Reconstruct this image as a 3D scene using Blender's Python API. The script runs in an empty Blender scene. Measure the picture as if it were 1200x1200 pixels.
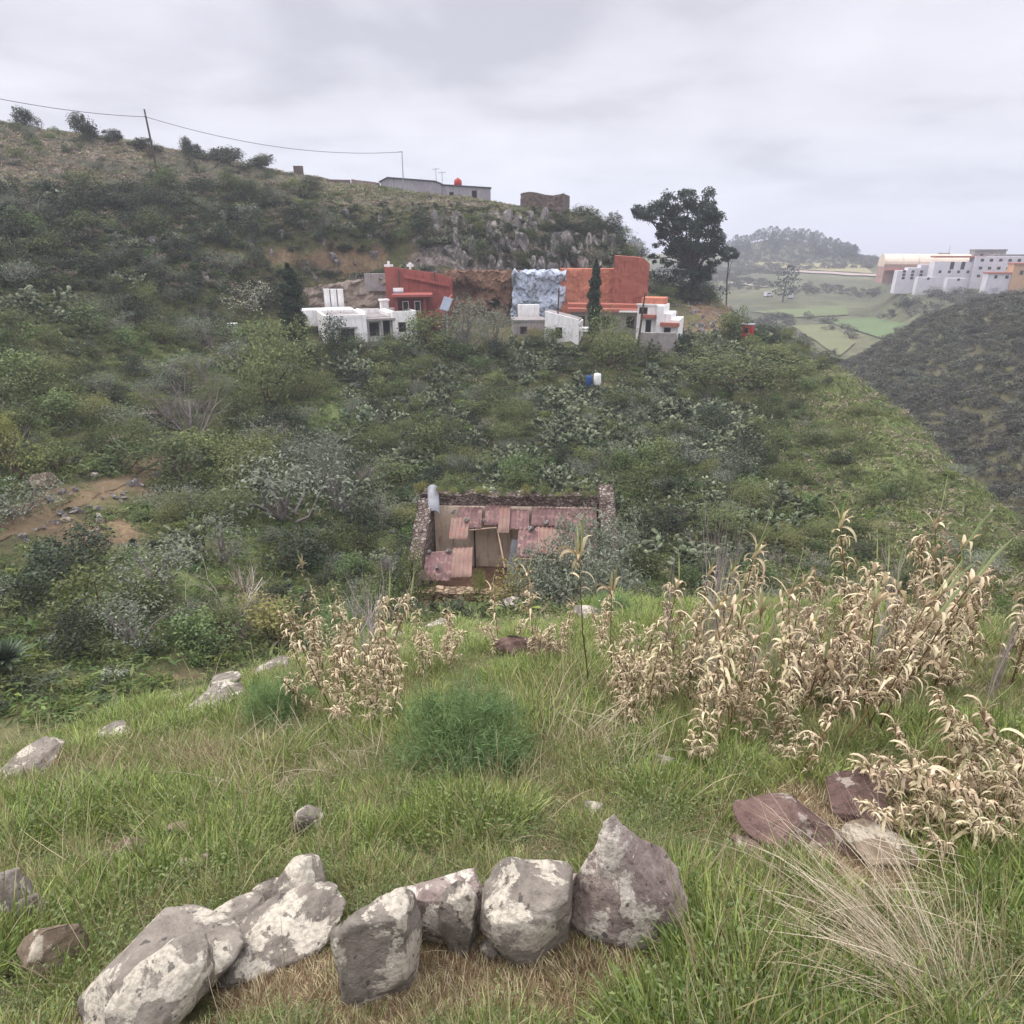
HAZE = True
import bpy, bmesh, math, random
import numpy as np
from mathutils import Vector, Matrix, noise
from mathutils.bvhtree import BVHTree

SC = bpy.context.scene
COL = SC.collection
R = math.radians
rnd = random.Random(7)
rng = np.random.default_rng(7)

# ------------------------------------------------------------------ camera geometry (used to survey the place)
FPX = 780.0
PITCH = R(21.7)
CP, SP = math.cos(PITCH), math.sin(PITCH)

def ray(px, py):
    u = (px - 600) / FPX; v = (600 - py) / FPX
    return Vector((u, CP + v * SP, -SP + v * CP))

def P(px, py, r):
    d = ray(px, py)
    return d * (r / math.hypot(d.x, d.y))

def proj(p):
    x, y, z = p
    dep = y * CP - z * SP
    up = y * SP + z * CP
    if dep < 0.05: return None
    return 600 + FPX * x / dep, 600 - FPX * up / dep, dep

def azpt(px, py, r, z):
    d = ray(px, py); h = math.hypot(d.x, d.y)
    return Vector((d.x / h * r, d.y / h * r, z))

# ------------------------------------------------------------------ tags
def tag(o, label=None, cat=None, group=None, kind=None):
    if label: o['label'] = label
    if cat: o['category'] = cat
    if group: o['group'] = group
    if kind: o['kind'] = kind
    return o

def empty(name, loc, rz=0.0, label=None, cat=None, group=None, scale=1.0):
    o = bpy.data.objects.new(name, None); COL.objects.link(o)
    o.location = loc; o.rotation_euler = (0, 0, rz); o.scale = (scale,) * 3
    o.empty_display_size = 0.1
    return tag(o, label, cat, group)

def link(name, me, parent=None, loc=None, rz=None, scale=None):
    o = bpy.data.objects.new(name, me); COL.objects.link(o)
    if parent is not None: o.parent = parent
    if loc is not None: o.location = loc
    if rz is not None: o.rotation_euler = (0, 0, rz) if not hasattr(rz, '__len__') else rz
    if scale is not None: o.scale = (scale,) * 3 if not hasattr(scale, '__len__') else scale
    return o

def copy_tree(o, parent=None):
    c = o.copy(); COL.objects.link(c)
    if parent is not None: c.parent = parent
    for ch in o.children: copy_tree(ch, c)
    return c

# ------------------------------------------------------------------ mesh building
def np_mesh(name, V, quads=None, tris=None, mats=(), midx=None, smooth=False, tint=None):
    """fast mesh from numpy arrays; tint is one random number per face stored as attribute"""
    me = bpy.data.meshes.new(name)
    V = np.asarray(V, dtype=np.float32).reshape(-1, 3)
    me.vertices.add(len(V)); me.vertices.foreach_set('co', V.ravel())
    loops = []; starts = []; tot = []
    n = 0
    if quads is not None and len(quads):
        q = np.asarray(quads, dtype=np.int32).reshape(-1, 4)
        loops.append(q.ravel()); starts.append(np.arange(len(q)) * 4); tot.append(np.full(len(q), 4)); n = len(q) * 4
    if tris is not None and len(tris):
        t = np.asarray(tris, dtype=np.int32).reshape(-1, 3)
        loops.append(t.ravel()); starts.append(n + np.arange(len(t)) * 3); tot.append(np.full(len(t), 3))
    L = np.concatenate(loops); S = np.concatenate(starts); T = np.concatenate(tot)
    me.loops.add(len(L)); me.loops.foreach_set('vertex_index', L.astype(np.int32))
    me.polygons.add(len(S)); me.polygons.foreach_set('loop_start', S.astype(np.int32))
    me.polygons.foreach_set('loop_total', T.astype(np.int32))
    for m in mats: me.materials.append(m)
    if midx is not None: me.polygons.foreach_set('material_index', np.asarray(midx, dtype=np.int32))
    if smooth: me.polygons.foreach_set('use_smooth', np.ones(len(S), dtype=bool))
    if tint is not None:
        a = me.attributes.new('tint', 'FLOAT', 'FACE')
        a.data.foreach_set('value', np.asarray(tint, dtype=np.float32))
    me.update(calc_edges=True)
    return me

class MB:
    """collects shapes, then builds ONE mesh"""
    def __init__(s): s.v = []; s.f = []; s.m = []; s.cur = 0
    def add(s, verts, faces):
        b = len(s.v); s.v += [tuple(p) for p in verts]
        for f in faces: s.f.append(tuple(i + b for i in f)); s.m.append(s.cur)
    def box(s, x0, x1, y0, y1, z0, z1, M=None, taper=0.0):
        c = [(x0, y0, z0), (x1, y0, z0), (x1, y1, z0), (x0, y1, z0), (x0 + taper, y0 + taper, z1), (x1 - taper, y0 + taper, z1), (x1 - taper, y1 - taper, z1), (x0 + taper, y1 - taper, z1)]
        if M is not None: c = [M @ Vector(p) for p in c]
        s.add(c, [(0, 3, 2, 1), (4, 5, 6, 7), (0, 1, 5, 4), (1, 2, 6, 5), (2, 3, 7, 6), (3, 0, 4, 7)])
    def prism(s, poly, y0, y1):
        """polygon in x-z extruded along y"""
        n = len(poly)
        v = [(x, y0, z) for x, z in poly] + [(x, y1, z) for x, z in poly]
        s.add(v, [tuple(range(n)), tuple(range(2 * n - 1, n - 1, -1))] + [(i, i + n, (i + 1) % n + n, (i + 1) % n) for i in range(n)])
    def tube(s, pts, rad, sides=6, cap=True):
        pts = [Vector(p) for p in pts]
        if not hasattr(rad, '__len__'): rad = [rad] * len(pts)
        v = []; f = []
        ref = None
        for i, p in enumerate(pts):
            t = (pts[min(i + 1, len(pts) - 1)] - pts[max(i - 1, 0)]).normalized()
            if ref is None:
                ref = t.orthogonal().normalized()
            else:
                ref = (ref - t * ref.dot(t))
                ref = ref.normalized() if ref.length > 1e-6 else t.orthogonal().normalized()
            b = t.cross(ref)
            for k in range(sides):
                a = 2 * math.pi * k / sides
                v.append(p + (ref * math.cos(a) + b * math.sin(a)) * rad[i])
        for i in range(len(pts) - 1):
            for k in range(sides):
                f.append((i * sides + k, i * sides + (k + 1) % sides, (i + 1) * sides + (k + 1) % sides, (i + 1) * sides + k))
        if cap:
            f.append(tuple(range(sides - 1, -1, -1))); f.append(tuple((len(pts) - 1) * sides + k for k in range(sides)))
        s.add(v, f)
    def lathe(s, prof, c=(0, 0, 0), sides=16):
        v = []; f = []; n = len(prof)
        for k in range(sides):
            a = 2 * math.pi * k / sides
            for r_, z in prof: v.append((c[0] + r_ * math.cos(a), c[1] + r_ * math.sin(a), c[2] + z))
        for k in range(sides):
            k2 = (k + 1) % sides
            for i in range(n - 1): f.append((k * n + i, k2 * n + i, k2 * n + i + 1, k * n + i + 1))
        s.add(v, f)
    def mesh(s, name, *mats, smooth=False, bevel=0):
        me = bpy.data.meshes.new(name); me.from_pydata(s.v, [], s.f)
        for m in mats: me.materials.append(m)
        if len(mats) > 1: me.polygons.foreach_set('material_index', s.m)
        if bevel:
            bm = bmesh.new(); bm.from_mesh(me)
            bmesh.ops.bevel(bm, geom=bm.edges[:], offset=bevel, segments=1, affect='EDGES')
            bm.to_mesh(me); bm.free()
        if smooth: me.polygons.foreach_set('use_smooth', [True] * len(me.polygons))
        me.update(); return me
    def build(s, name, *mats, parent=None, loc=None, rz=None, smooth=False, bevel=0):
        return link(name, s.mesh(name, *mats, smooth=smooth, bevel=bevel), parent, loc, rz)

# ------------------------------------------------------------------ materials
def lin(c):
    return c / 12.92 if c <= 0.04045 else ((c + 0.055) / 1.055) ** 2.4
def hx(h, k=1.0):
    h = h.lstrip('#')
    return tuple(lin(int(h[i:i + 2], 16) / 255) * k for i in (0, 2, 4)) + (1.0,)

class NT:
    def __init__(s, name):
        s.m = bpy.data.materials.new(name); s.m.use_nodes = True
        s.t = s.m.node_tree; s.N = s.t.nodes; s.L = s.t.links
        s.p = s.N['Principled BSDF']; s.out = s.N['Material Output']
        s.p.inputs['Specular IOR Level'].default_value = 0.2
    def n(s, typ, **kw):
        nd = s.N.new(typ)
        for k, v in kw.items(): setattr(nd, k, v)
        return nd
    def set(s, sock, val):
        if hasattr(val, 'is_output') or isinstance(val, bpy.types.NodeSocket): s.L.new(val, sock)
        else: sock.default_value = val
    def coord(s, which='Object'):
        return s.n('ShaderNodeTexCoord').outputs[which]
    def geo(s): return s.n('ShaderNodeNewGeometry').outputs['Position']
    def noise(s, vec, scale, detail=5, rough=0.6, dist=0.0):
        nd = s.n('ShaderNodeTexNoise'); s.L.new(vec, nd.inputs['Vector'])
        nd.inputs['Scale'].default_value = scale; nd.inputs['Detail'].default_value = detail
        nd.inputs['Roughness'].default_value = rough; nd.inputs['Distortion'].default_value = dist
        return nd.outputs['Fac']
    def vor(s, vec, scale, feature='F1', out='Distance', rand=1.0):
        nd = s.n('ShaderNodeTexVoronoi', feature=feature); s.L.new(vec, nd.inputs['Vector'])
        nd.inputs['Scale'].default_value = scale; nd.inputs['Randomness'].default_value = rand
        return nd.outputs[out]
    def ramp(s, fac, stops, interp='LINEAR'):
        nd = s.n('ShaderNodeValToRGB'); cr = nd.color_ramp; cr.interpolation = interp
        while len(cr.elements) < len(stops): cr.elements.new(0.5)
        for e, (p, c) in zip(cr.elements, stops):
            e.position = p; e.color = c if len(c) == 4 else tuple(c) + (1,)
        s.L.new(fac, nd.inputs['Fac']); return nd.outputs['Color']
    def mix(s, fac, a, b, blend='MIX'):
        nd = s.n('ShaderNodeMix', data_type='RGBA', blend_type=blend)
        s.set(nd.inputs[0], fac); s.set(nd.inputs[6], a); s.set(nd.inputs[7], b)
        return nd.outputs[2]
    def math(s, op, a, b=0.0, c=None, clamp=False):
        nd = s.n('ShaderNodeMath', operation=op, use_clamp=clamp)
        s.set(nd.inputs[0], a); s.set(nd.inputs[1], b)
        if c is not None: s.set(nd.inputs[2], c)
        return nd.outputs[0]
    def mapr(s, v, a, b, c=0.0, d=1.0):
        nd = s.n('ShaderNodeMapRange'); s.L.new(v, nd.inputs[0])
        for i, x in enumerate((a, b, c, d)): nd.inputs[i + 1].default_value = x
        return nd.outputs[0]
    def attr(s, name, out='Fac'):
        return s.n('ShaderNodeAttribute', attribute_name=name).outputs[out]
    def rand(s): return s.n('ShaderNodeObjectInfo').outputs['Random']
    def bump(s, h, strength=0.5, dist=0.1):
        nd = s.n('ShaderNodeBump'); nd.inputs['Strength'].default_value = strength; nd.inputs['Distance'].default_value = dist
        s.L.new(h, nd.inputs['Height']); s.L.new(nd.outputs[0], s.p.inputs['Normal'])
    def hsv(s, col, h=0.5, sat=1.0, v=1.0):
        nd = s.n('ShaderNodeHueSaturation')
        s.set(nd.inputs['Hue'], h); s.set(nd.inputs['Saturation'], sat); s.set(nd.inputs['Value'], v); s.set(nd.inputs['Color'], col)
        return nd.outputs[0]
    def done(s, col, rough=0.9):
        s.set(s.p.inputs['Base Color'], col); s.set(s.p.inputs['Roughness'], rough); return s.m

def m_simple(name, c1, c2=None, scale=4.0, rough=0.85, bump=0.25, bdist=0.03, streak=None):
    """weathered surface: two tones broken by noise at two sizes"""
    k = NT(name); co = k.coord()
    c2 = c2 or tuple(x * 0.7 for x in c1[:3]) + (1,)
    a = k.noise(co, scale, 8, 0.65)
    b = k.noise(co, scale * 7, 4, 0.6)
    f = k.math('ADD', k.math('MULTIPLY', a, 0.7), k.math('MULTIPLY', b, 0.3))
    f = k.mapr(f, 0.36, 0.64)
    col = k.mix(f, c1, c2)
    if streak:
        mp = k.n('ShaderNodeMapping'); k.L.new(co, mp.inputs[0]); mp.inputs['Scale'].default_value = (2.2, 2.2, 0.25)
        s_ = k.mapr(k.noise(mp.outputs[0], 2.0, 6, 0.7), 0.52, 0.72)
        col = k.mix(s_, col, streak)
    k.bump(k.noise(co, scale * 5, 6, 0.7), bump, bdist)
    return k.done(col, rough)

def m_leaf(name, dark, light, transl=0.25, var=0.25, hue=0.03, rough=0.6, big=None):
    """foliage: each leaf takes a tone of its own, each plant its own shift"""
    k = NT(name)
    t = k.attr('tint')
    col = k.ramp(t, [(0.0, dark), (1.0, light)])
    r_ = k.rand()
    v = k.mapr(r_, 0, 1, 1 - var, 1 + var)
    r2 = k.math('FRACT', k.math('MULTIPLY', r_, 7.31))
    h = k.mapr(r2, 0, 1, 0.5 - hue, 0.5 + hue)
    col = k.hsv(col, h, 1.0, v)
    k.done(col, rough)
    if transl > 0:
        tr = k.n('ShaderNodeBsdfTranslucent'); k.L.new(col, tr.inputs['Color'])
        mx = k.n('ShaderNodeMixShader'); mx.inputs[0].default_value = transl
        k.L.new(k.p.outputs[0], mx.inputs[1]); k.L.new(tr.outputs[0], mx.inputs[2]); k.L.new(mx.outputs[0], k.out.inputs['Surface'])
    return k.m
# ------------------------------------------------------------------ terrain
def zn(x, y):
    """the near slope the camera stands on"""
    t = 0.13 * x if x < 0 else 0.02 * x
    yy = max(y, -6)
    return -1.55 - 0.40 * yy - 0.003 * yy * yy + t

def near_hit(px, py, rmax):
    d = ray(px, py); d = d / math.hypot(d.x, d.y)
    t = 0.2
    while t < rmax:
        p = d * t
        if p.z < zn(p.x, p.y): break
        t += 0.02
    p = d * t
    return Vector((p.x, p.y, zn(p.x, p.y)))

LIP = {-300: 930, 0: 885, 150: 835, 250: 805, 350: 785, 450: 784, 550: 772, 650: 740, 720: 716, 770: 712, 830: 712, 890: 712, 950: 714, 1050: 722, 1200: 740, 1450: 750}
V0 = {-300: (16, -11.5), 0: (16, -10.6), 150: (17, -11.6), 250: (18, -12.4), 350: (21, -13.8), 450: (24, -13.9), 550: (24.5, -13.8), 650: (24.5, -13.9), 720: (24.5, -14.3), 770: (25, -14.8), 830: (25, -15), 890: (25, -15), 950: (25, -15), 1050: (24, -15), 1200: (22, -14), 1450: (20, -13)}
SL = {
 -300: [(720, 26), (600, 40), (450, 55), (390, 62), (360, 67), (300, 74), (200, 88), (112, 112), (160, 17)],
 0: [(760, 24), (620, 38), (450, 56), (395, 62), (365, 67), (300, 75), (208, 90), (142, 114), (160, 15)],
 150: [(740, 25), (600, 40), (450, 59), (400, 65), (375, 70), (310, 77), (218, 92), (165, 118), (160, 14)],
 250: [(730, 26), (590, 42), (450, 61), (405, 68), (380, 74), (320, 80), (230, 91), (184, 118), (160, 12)],
 350: [(715, 29), (580, 44), (450, 63), (402, 72), (380, 82), (320, 85), (232, 91), (208, 112), (150, 10)],
 450: [(700, 31), (570, 46), (460, 64), (402, 73), (376, 85), (320, 87), (240, 93), (222, 108), (150, 9)],
 550: [(693, 31), (565, 47), (460, 65), (400, 74), (374, 85), (322, 87), (246, 93), (236, 106), (150, 7)],
 650: [(690, 31), (565, 46), (460, 65), (398, 75), (374, 86), (318, 88), (256, 94), (248, 104), (150, 5)],
 710: [(690, 31), (560, 46), (465, 65), (398, 76), (376, 86), (316, 89), (276, 94), (272, 99), (130, -4)],
 770: [(690, 31), (560, 46), (465, 66), (398, 77), (378, 86), (356, 91), (344, 96), (335, 104), (125, -10)],
 830: [(690, 32), (560, 47), (470, 68), (405, 79), (388, 86), (368, 92), (356, 98), (346, 105), (125, -14)],
 890: [(690, 32), (565, 47), (480, 66), (430, 76), (410, 82), (399, 87), (392, 91), (388, 95), (120, -22)],
 950: [(695, 32), (580, 46), (500, 62), (455, 70), (434, 76), (422, 80), (415, 83), (412, 86), (110, -26)],
 1050: [(705, 31), (610, 42), (550, 52), (520, 57), (503, 60), (492, 63), (486, 65), (482, 67), (90, -27)],
 1200: [(722, 28), (672, 36), (650, 41), (640, 44), (634, 46), (630, 47.5), (627, 49), (624, 51), (75, -25)],
 1450: [(760, 26), (730, 30), (720, 32), (715, 34), (712, 35), (709, 36), (707, 37), (705, 38), (60, -24)],
}
NEARV = [0.0, 0.22, 0.42, 0.6, 0.76, 0.9, 1.0]

def a_column(px):
    pl = min(LIP, key=lambda k: abs(k - px)); lip = LIP[pl]
    u = (px - 600) / FPX
    out = []
    for y in (-9.0, -3.5, 0.0):
        x = u * (2.2 + 0.5 * abs(y)); out.append(Vector((x, y, zn(x, y) + (0.15 * -y if y < 0 else 0))))
    py0 = 1330
    for f in NEARV:
        out.append(near_hit(px, py0 + (lip - py0) * f ** 0.85, 13.5))
    l = out[-1]; rl = math.hypot(l.x, l.y)
    h1 = l * ((rl + 2.6) / rl); h1.z = l.z - 2.0; out.append(h1)
    r0, z0 = V0[pl]
    out.append(azpt(px, 700, r0, z0))
    for (py, r) in SL[px][:-1]: out.append(P(px, py, r))
    r0, z0 = SL[px][-1]; out.append(azpt(px, 400, r0, z0))
    return out

def smooth_grid(cols, nu, nv, tens=0.42):
    """cols: list of columns of Vectors -> finely sampled grid (cardinal spline both ways)"""
    G = np.array([[tuple(p) for p in c] for c in cols])        # U,V,3
    def interp(A, n):
        K = A.shape[0]; segs = []
        for i in range(K - 1):
            p0, p1, p2, p3 = A[max(i - 1, 0)], A[i], A[i + 1], A[min(i + 2, K - 1)]
            m1 = (p2 - p0) * tens; m2 = (p3 - p1) * tens
            # limit the tangents so that very unequal knots do not overshoot
            d = np.linalg.norm(p2 - p1, axis=-1, keepdims=True)
            for m in (m1, m2):
                l = np.linalg.norm(m, axis=-1, keepdims=True); m *= np.minimum(1, d * 1.1 / np.maximum(l, 1e-6))
            nn = n if np.isscalar(n) else n[i]
            t = np.linspace(0, 1, nn, endpoint=False).reshape(-1, *([1] * (A.ndim - 1)))
            h = (2 * t**3 - 3 * t**2 + 1) * p1 + (t**3 - 2 * t**2 + t) * m1 + (-2 * t**3 + 3 * t**2) * p2 + (t**3 - t**2) * m2
            segs.append(h)
        segs.append(A[-1:])
        return np.concatenate(segs, 0)
    G = interp(G, nu)
    G = np.swapaxes(interp(np.swapaxes(G, 0, 1), nv), 0, 1)
    return G

def fbm(x, y, z=0.0, o=4):
    return noise.fractal((x, y, z), 0.9, 2.1, o)

def grid_faces(nu, nv):
    i = np.arange(nu - 1)[:, None] * nv + np.arange(nv - 1)[None, :]
    return np.stack([i, i + nv, i + nv + 1, i + 1], -1).reshape(-1, 4)

# painted ground zones (surveyed): px, py, rx, ry, weight ; kinds: s soil, k rock, d dry grass, g fresh green
ZONES = {
 's': [(190, 540, 50, 17, 1), (110, 580, 80, 18, 1), (40, 612, 70, 20, 1), (110, 632, 80, 22, .9), (205, 790, 60, 18, .8), (420, 300, 130, 18, 1), (330, 300, 60, 16, .7), (260, 300, 60, 20, .4),
       (830, 372, 60, 22, 1), (560, 345, 60, 40, 1), (570, 380, 40, 20, .7), (945, 545, 40, 40, .35), (975, 590, 40, 30, .3), (700, 450, 60, 10, .5), (520, 470, 40, 40, .4), (400, 345, 70, 20, .8),
       (690, 330, 90, 20, .7), (250, 640, 60, 18, .5), (60, 700, 40, 30, .3), (940, 965, 80, 50, 1.3), (1020, 1020, 90, 50, 1.2), (330, 1160, 130, 40, .9), (560, 1140, 130, 34, .9), (230, 1090, 60, 10, .3), (790, 905, 40, 25, .7), (690, 940, 30, 20, .5), (1010, 990, 110, 45, 1.1)],
 'k': [(560, 290, 110, 45, 1), (640, 290, 70, 40, .8), (700, 290, 30, 30, 1), (400, 340, 70, 20, .7), (180, 300, 60, 40, .5), (860, 365, 40, 12, .5), (120, 860, 50, 12, .3), (40, 900, 60, 14, .4)],
 'd': [(120, 195, 180, 28, 1), (330, 215, 120, 16, .9), (60, 165, 90, 20, .6), (500, 240, 120, 14, .7), (640, 262, 60, 12, .5), (300, 720, 60, 30, .8), (270, 400, 40, 10, .6), (1150, 480, 60, 60, .2), (220, 450, 40, 15, .4), (690, 860, 80, 40, .4), (230, 900, 120, 20, .4)],
 'g': [(240, 425, 60, 26, 1), (400, 490, 50, 40, 1), (180, 690, 130, 40, .9), (120, 740, 110, 30, .5), (440, 620, 60, 30, .5), (560, 575, 90, 14, .8), (1150, 590, 60, 60, 1), (1060, 525, 75, 60, 1), (985, 455, 55, 40, .9), (1100, 600, 70, 50, .8), (1190, 620, 40, 50, 1), (300, 620, 50, 40, .7), (60, 680, 80, 40, .6), (200, 430, 90, 22, .9), (700, 690, 60, 20, .8), (780, 690, 50, 20, .9), (240, 470, 40, 20, .6), (640, 830, 120, 50, .8), (880, 720, 80, 30, .8), (600, 760, 120, 30, .8), (1000, 580, 60, 40, .4), (960, 450, 60, 25, .4)],
}
def zone_weights(p, q):
    w = [0, 0, 0, 0]
    if p is None: return w
    for i, k in enumerate('skdg'):
        a = 0
        for (cx, cy, rx, ry, wt) in ZONES[k]:
            dx = (p[0] - cx) / rx; dy = (p[1] - cy) / ry
            d = dx * dx + dy * dy
            if d < 4: a = max(a, wt * math.exp(-d * 0.9))
        w[i] = min(1, a * (0.75 + 0.9 * q))
    return w

TERR = []     # (verts, faces) for ray casting
def terrain(name, cols, nu, nv, mat, disp, paint=True):
    G = smooth_grid(cols, nu, nv)
    U, V, _ = G.shape
    pts = G.reshape(-1, 3).copy()
    cols_attr = np.zeros((len(pts), 4), dtype=np.float32)
    for i, (x, y, z) in enumerate(pts):
        r = math.hypot(x, y)
        pts[i, 2] += disp(x, y, z, r)
        if paint:
            cols_attr[i] = zone_weights(proj((x, y, z)), fbm(x * 0.25, y * 0.25, z * .25))
    F = grid_faces(U, V)
    me = np_mesh(name, pts, quads=F, mats=(mat,), smooth=True)
    if paint:
        a = me.color_attributes.new('zone', 'FLOAT_COLOR', 'POINT'); a.data.foreach_set('color', cols_attr.ravel())
    o = link(name, me); tag(o, kind='structure')
    TERR.append((pts, F))
    return o

def m_ground():
    k = NT('hillside_ground'); g = k.geo()
    zn_ = k.n('ShaderNodeVertexColor', layer_name='zone')
    sep = k.n('ShaderNodeSeparateColor'); k.L.new(zn_.outputs['Color'], sep.inputs[0])
    soil, rock, dry = sep.outputs[0], sep.outputs[1], sep.outputs[2]; fresh = zn_.outputs['Alpha']
    n1 = k.noise(g, 0.35, 8, 0.65); n2 = k.noise(g, 2.2, 8, 0.7); n3 = k.noise(g, 11.0, 6, 0.7)
    mixn = k.math('ADD', k.math('MULTIPLY', n1, 0.35), k.math('ADD', k.math('MULTIPLY', n2, 0.35), k.math('MULTIPLY', n3, 0.3)))
    base = k.ramp(mixn, [(0.34, hx('#332e26')), (0.45, hx('#48452f')), (0.54, hx('#5a5a3a')), (0.66, hx('#77724f'))])
    green = k.ramp(mixn, [(0.34, hx('#424a2a')), (0.5, hx('#606a3e')), (0.66, hx('#7c8354'))])
    dryc = k.ramp(mixn, [(0.34, hx('#5a5347')), (0.5, hx('#80766a')), (0.66, hx('#9c917f'))])
    soilc = k.ramp(mixn, [(0.36, hx('#453729')), (0.5, hx('#6b5844')), (0.64, hx('#917e60'))])
    rockc = k.ramp(k.noise(g, 1.3, 10, 0.75), [(0.36, hx('#39322e')), (0.5, hx('#6f655e')), (0.62, hx('#a09890'))])
    def edge(w, a=0.35, b=0.6):
        return k.mapr(k.math('ADD', k.math('MULTIPLY', w, 0.7), k.math('MULTIPLY', n2, 0.4)), a, b)
    c = k.mix(edge(fresh), base, green)
    c = k.mix(edge(dry), c, dryc)
    c = k.mix(edge(soil, .4, .6), c, soilc)
    c = k.mix(edge(rock, .45, .62), c, rockc)
    h = k.math('ADD', k.math('MULTIPLY', n2, 0.6), k.math('MULTIPLY', n3, 0.25))
    k.bump(h, 0.7, 0.25)
    return k.done(c, 0.95)

def dispA(x, y, z, r):
    k = min(1.0, max(0.0, (r - 1.0) / 30))
    a = 0.035 * fbm(x * 1.6, y * 1.6, 0, 4) * min(1, r / 1.5)
    a += k * (0.55 * fbm(x * 0.16, y * 0.16, z * .1, 4) + 0.28 * fbm(x * 0.6, y * 0.6, z * .4, 4))
    return a

M_GROUND = m_ground()
colsA = [a_column(px) for px in SL]
slope = terrain('hillside', colsA, 18, [4, 6, 8] + [10] * 6 + [8, 10] + [16] * 8 + [8], M_GROUND, dispA)

def spec_cols(spec):
    out = []
    for px, rows in spec.items():
        c = []
        for (a, b) in rows:
            c.append(azpt(px, 400, a, b) if b < 0 or a < 0 else P(px, a, b))
        out.append(c)
    return out
# far bank of the ravine on the right (rows: (r, z<0) or (pixel row, r))
SB = {
 940: [(110, -36), (466, 150), (446, 165), (438, 175), (205, -36)],
 1000: [(105, -36), (484, 125), (458, 142), (425, 165), (205, -32)],
 1060: [(95, -36), (530, 105), (450, 132), (388, 165), (205, -27)],
 1130: [(88, -35), (590, 92), (470, 118), (362, 165), (205, -21)],
 1200: [(80, -33), (650, 78), (490, 105), (346, 160), (205, -17)],
 1350: [(70, -30), (700, 66), (500, 95), (335, 155), (205, -14)],
 1650: [(60, -28), (750, 60), (520, 90), (325, 150), (205, -14)],
}
def dispB(x, y, z, r): return 1.1 * fbm(x * 0.05, y * 0.05, 3, 5) + 0.5 * fbm(x * .3, y * .3, 1, 4)
def dispC(x, y, z, r): return 1.0 * fbm(x * 0.02, y * 0.02, 5, 5) + 0.3 * fbm(x * .1, y * .1, 1, 3)
SCF = {}
for px, crest in ((480, (302, 560)), (600, (302, 560)), (700, (301, 570)), (760, (299, 580)), (830, (297, 600)), (870, (288, 620)), (910, (281, 620)), (945, (284, 620)), (985, (293, 610)), (1020, (304, 540))):
    SCF[px] = [(120, -34), (412, 190), (372, 262), (345, 330), (327, 400), (314, 480), crest, (760, -14), (1000, -70)]
SCF[1080] = [(120, -34), (410, 185), (380, 208), (354, 236), (338, 265), (330, 300), (321, 340), (430, -16), (1000, -70)]
for px in (1140, 1200, 1350, 1650):
    SCF[px] = [(120, -32), (402, 185), (378, 208), (354, 232), (338, 262), (330, 300), (322, 340), (430, -14), (1000, -70)]

def m_far(name, stops, scale):
    k = NT(name); g = k.geo()
    n = k.math('ADD', k.math('MULTIPLY', k.noise(g, scale, 8, 0.65), 0.6), k.math('MULTIPLY', k.noise(g, scale * 12, 6, 0.7), 0.4))
    k.bump(k.noise(g, scale * 10, 6, 0.7), 0.6, 0.8)
    return k.done(k.ramp(n, stops), 0.95)
M_BANK = m_far('scrub_bank_ground', [(0.36, hx('#3a362c')), (0.5, hx('#56533c')), (0.64, hx('#6c6b48'))], 0.06)
M_PLAIN = m_far('far_plain_ground', [(0.38, hx('#43433a')), (0.5, hx('#565740')), (0.62, hx('#6f6d54'))], 0.02)
bank = terrain('far_bank', spec_cols(SB), 22, 22, M_BANK, dispB, False)
plain = terrain('far_hills', spec_cols(SCF), 16, 16, M_PLAIN, dispC, False)

VV = np.concatenate([t[0] for t in TERR]); off = 0; FF = []
for p, f in TERR:
    FF.append(f + off); off += len(p)
FF = np.concatenate(FF)
BVH = BVHTree.FromPolygons([tuple(p) for p in VV], [tuple(f) for f in FF])
BVHA = BVHTree.FromPolygons([tuple(p) for p in TERR[0][0]], [tuple(f) for f in TERR[0][1]])

def hit(px, py):
    h = BVH.ray_cast(Vector((0, 0, 0)), ray(px, py).normalized())
    return h[0]
def hitn(px, py):
    h = BVH.ray_cast(Vector((0, 0, 0)), ray(px, py).normalized())
    return h[0], h[1]
def ground(x, y, bvh=None):
    h = (bvh or BVH).ray_cast(Vector((x, y, 300)), Vector((0, 0, -1)))
    return h[0].z if h[0] else None
def at_r(px, r, py=500):
    p = azpt(px, py, r, 0); z = ground(p.x, p.y)
    return Vector((p.x, p.y, z if z is not None else -10))
def mpp(p):
    """metres per photo pixel at a place"""
    return (p[1] * CP - p[2] * SP) / FPX

# sea sheet out to the horizon
mb = MB(); n = 64
mb.add([(0, 0, -75)] + [(6000 * math.cos(2 * math.pi * i / n), 6000 * math.sin(2 * math.pi * i / n), -75) for i in range(n)], [(0, i + 1, (i + 1) % n + 1) for i in range(n)])
k = NT('sea_water'); k.p.inputs['Specular IOR Level'].default_value = 0.4
k.bump(k.noise(k.geo(), 0.08, 4), 0.3, 1.0)
tag(mb.build('sea', k.done(hx('#5d7f96'), 0.35)), kind='structure')
# ------------------------------------------------------------------ plants: mesh makers
def unit(v): return v / np.maximum(np.linalg.norm(v, axis=-1, keepdims=True), 1e-9)

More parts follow.
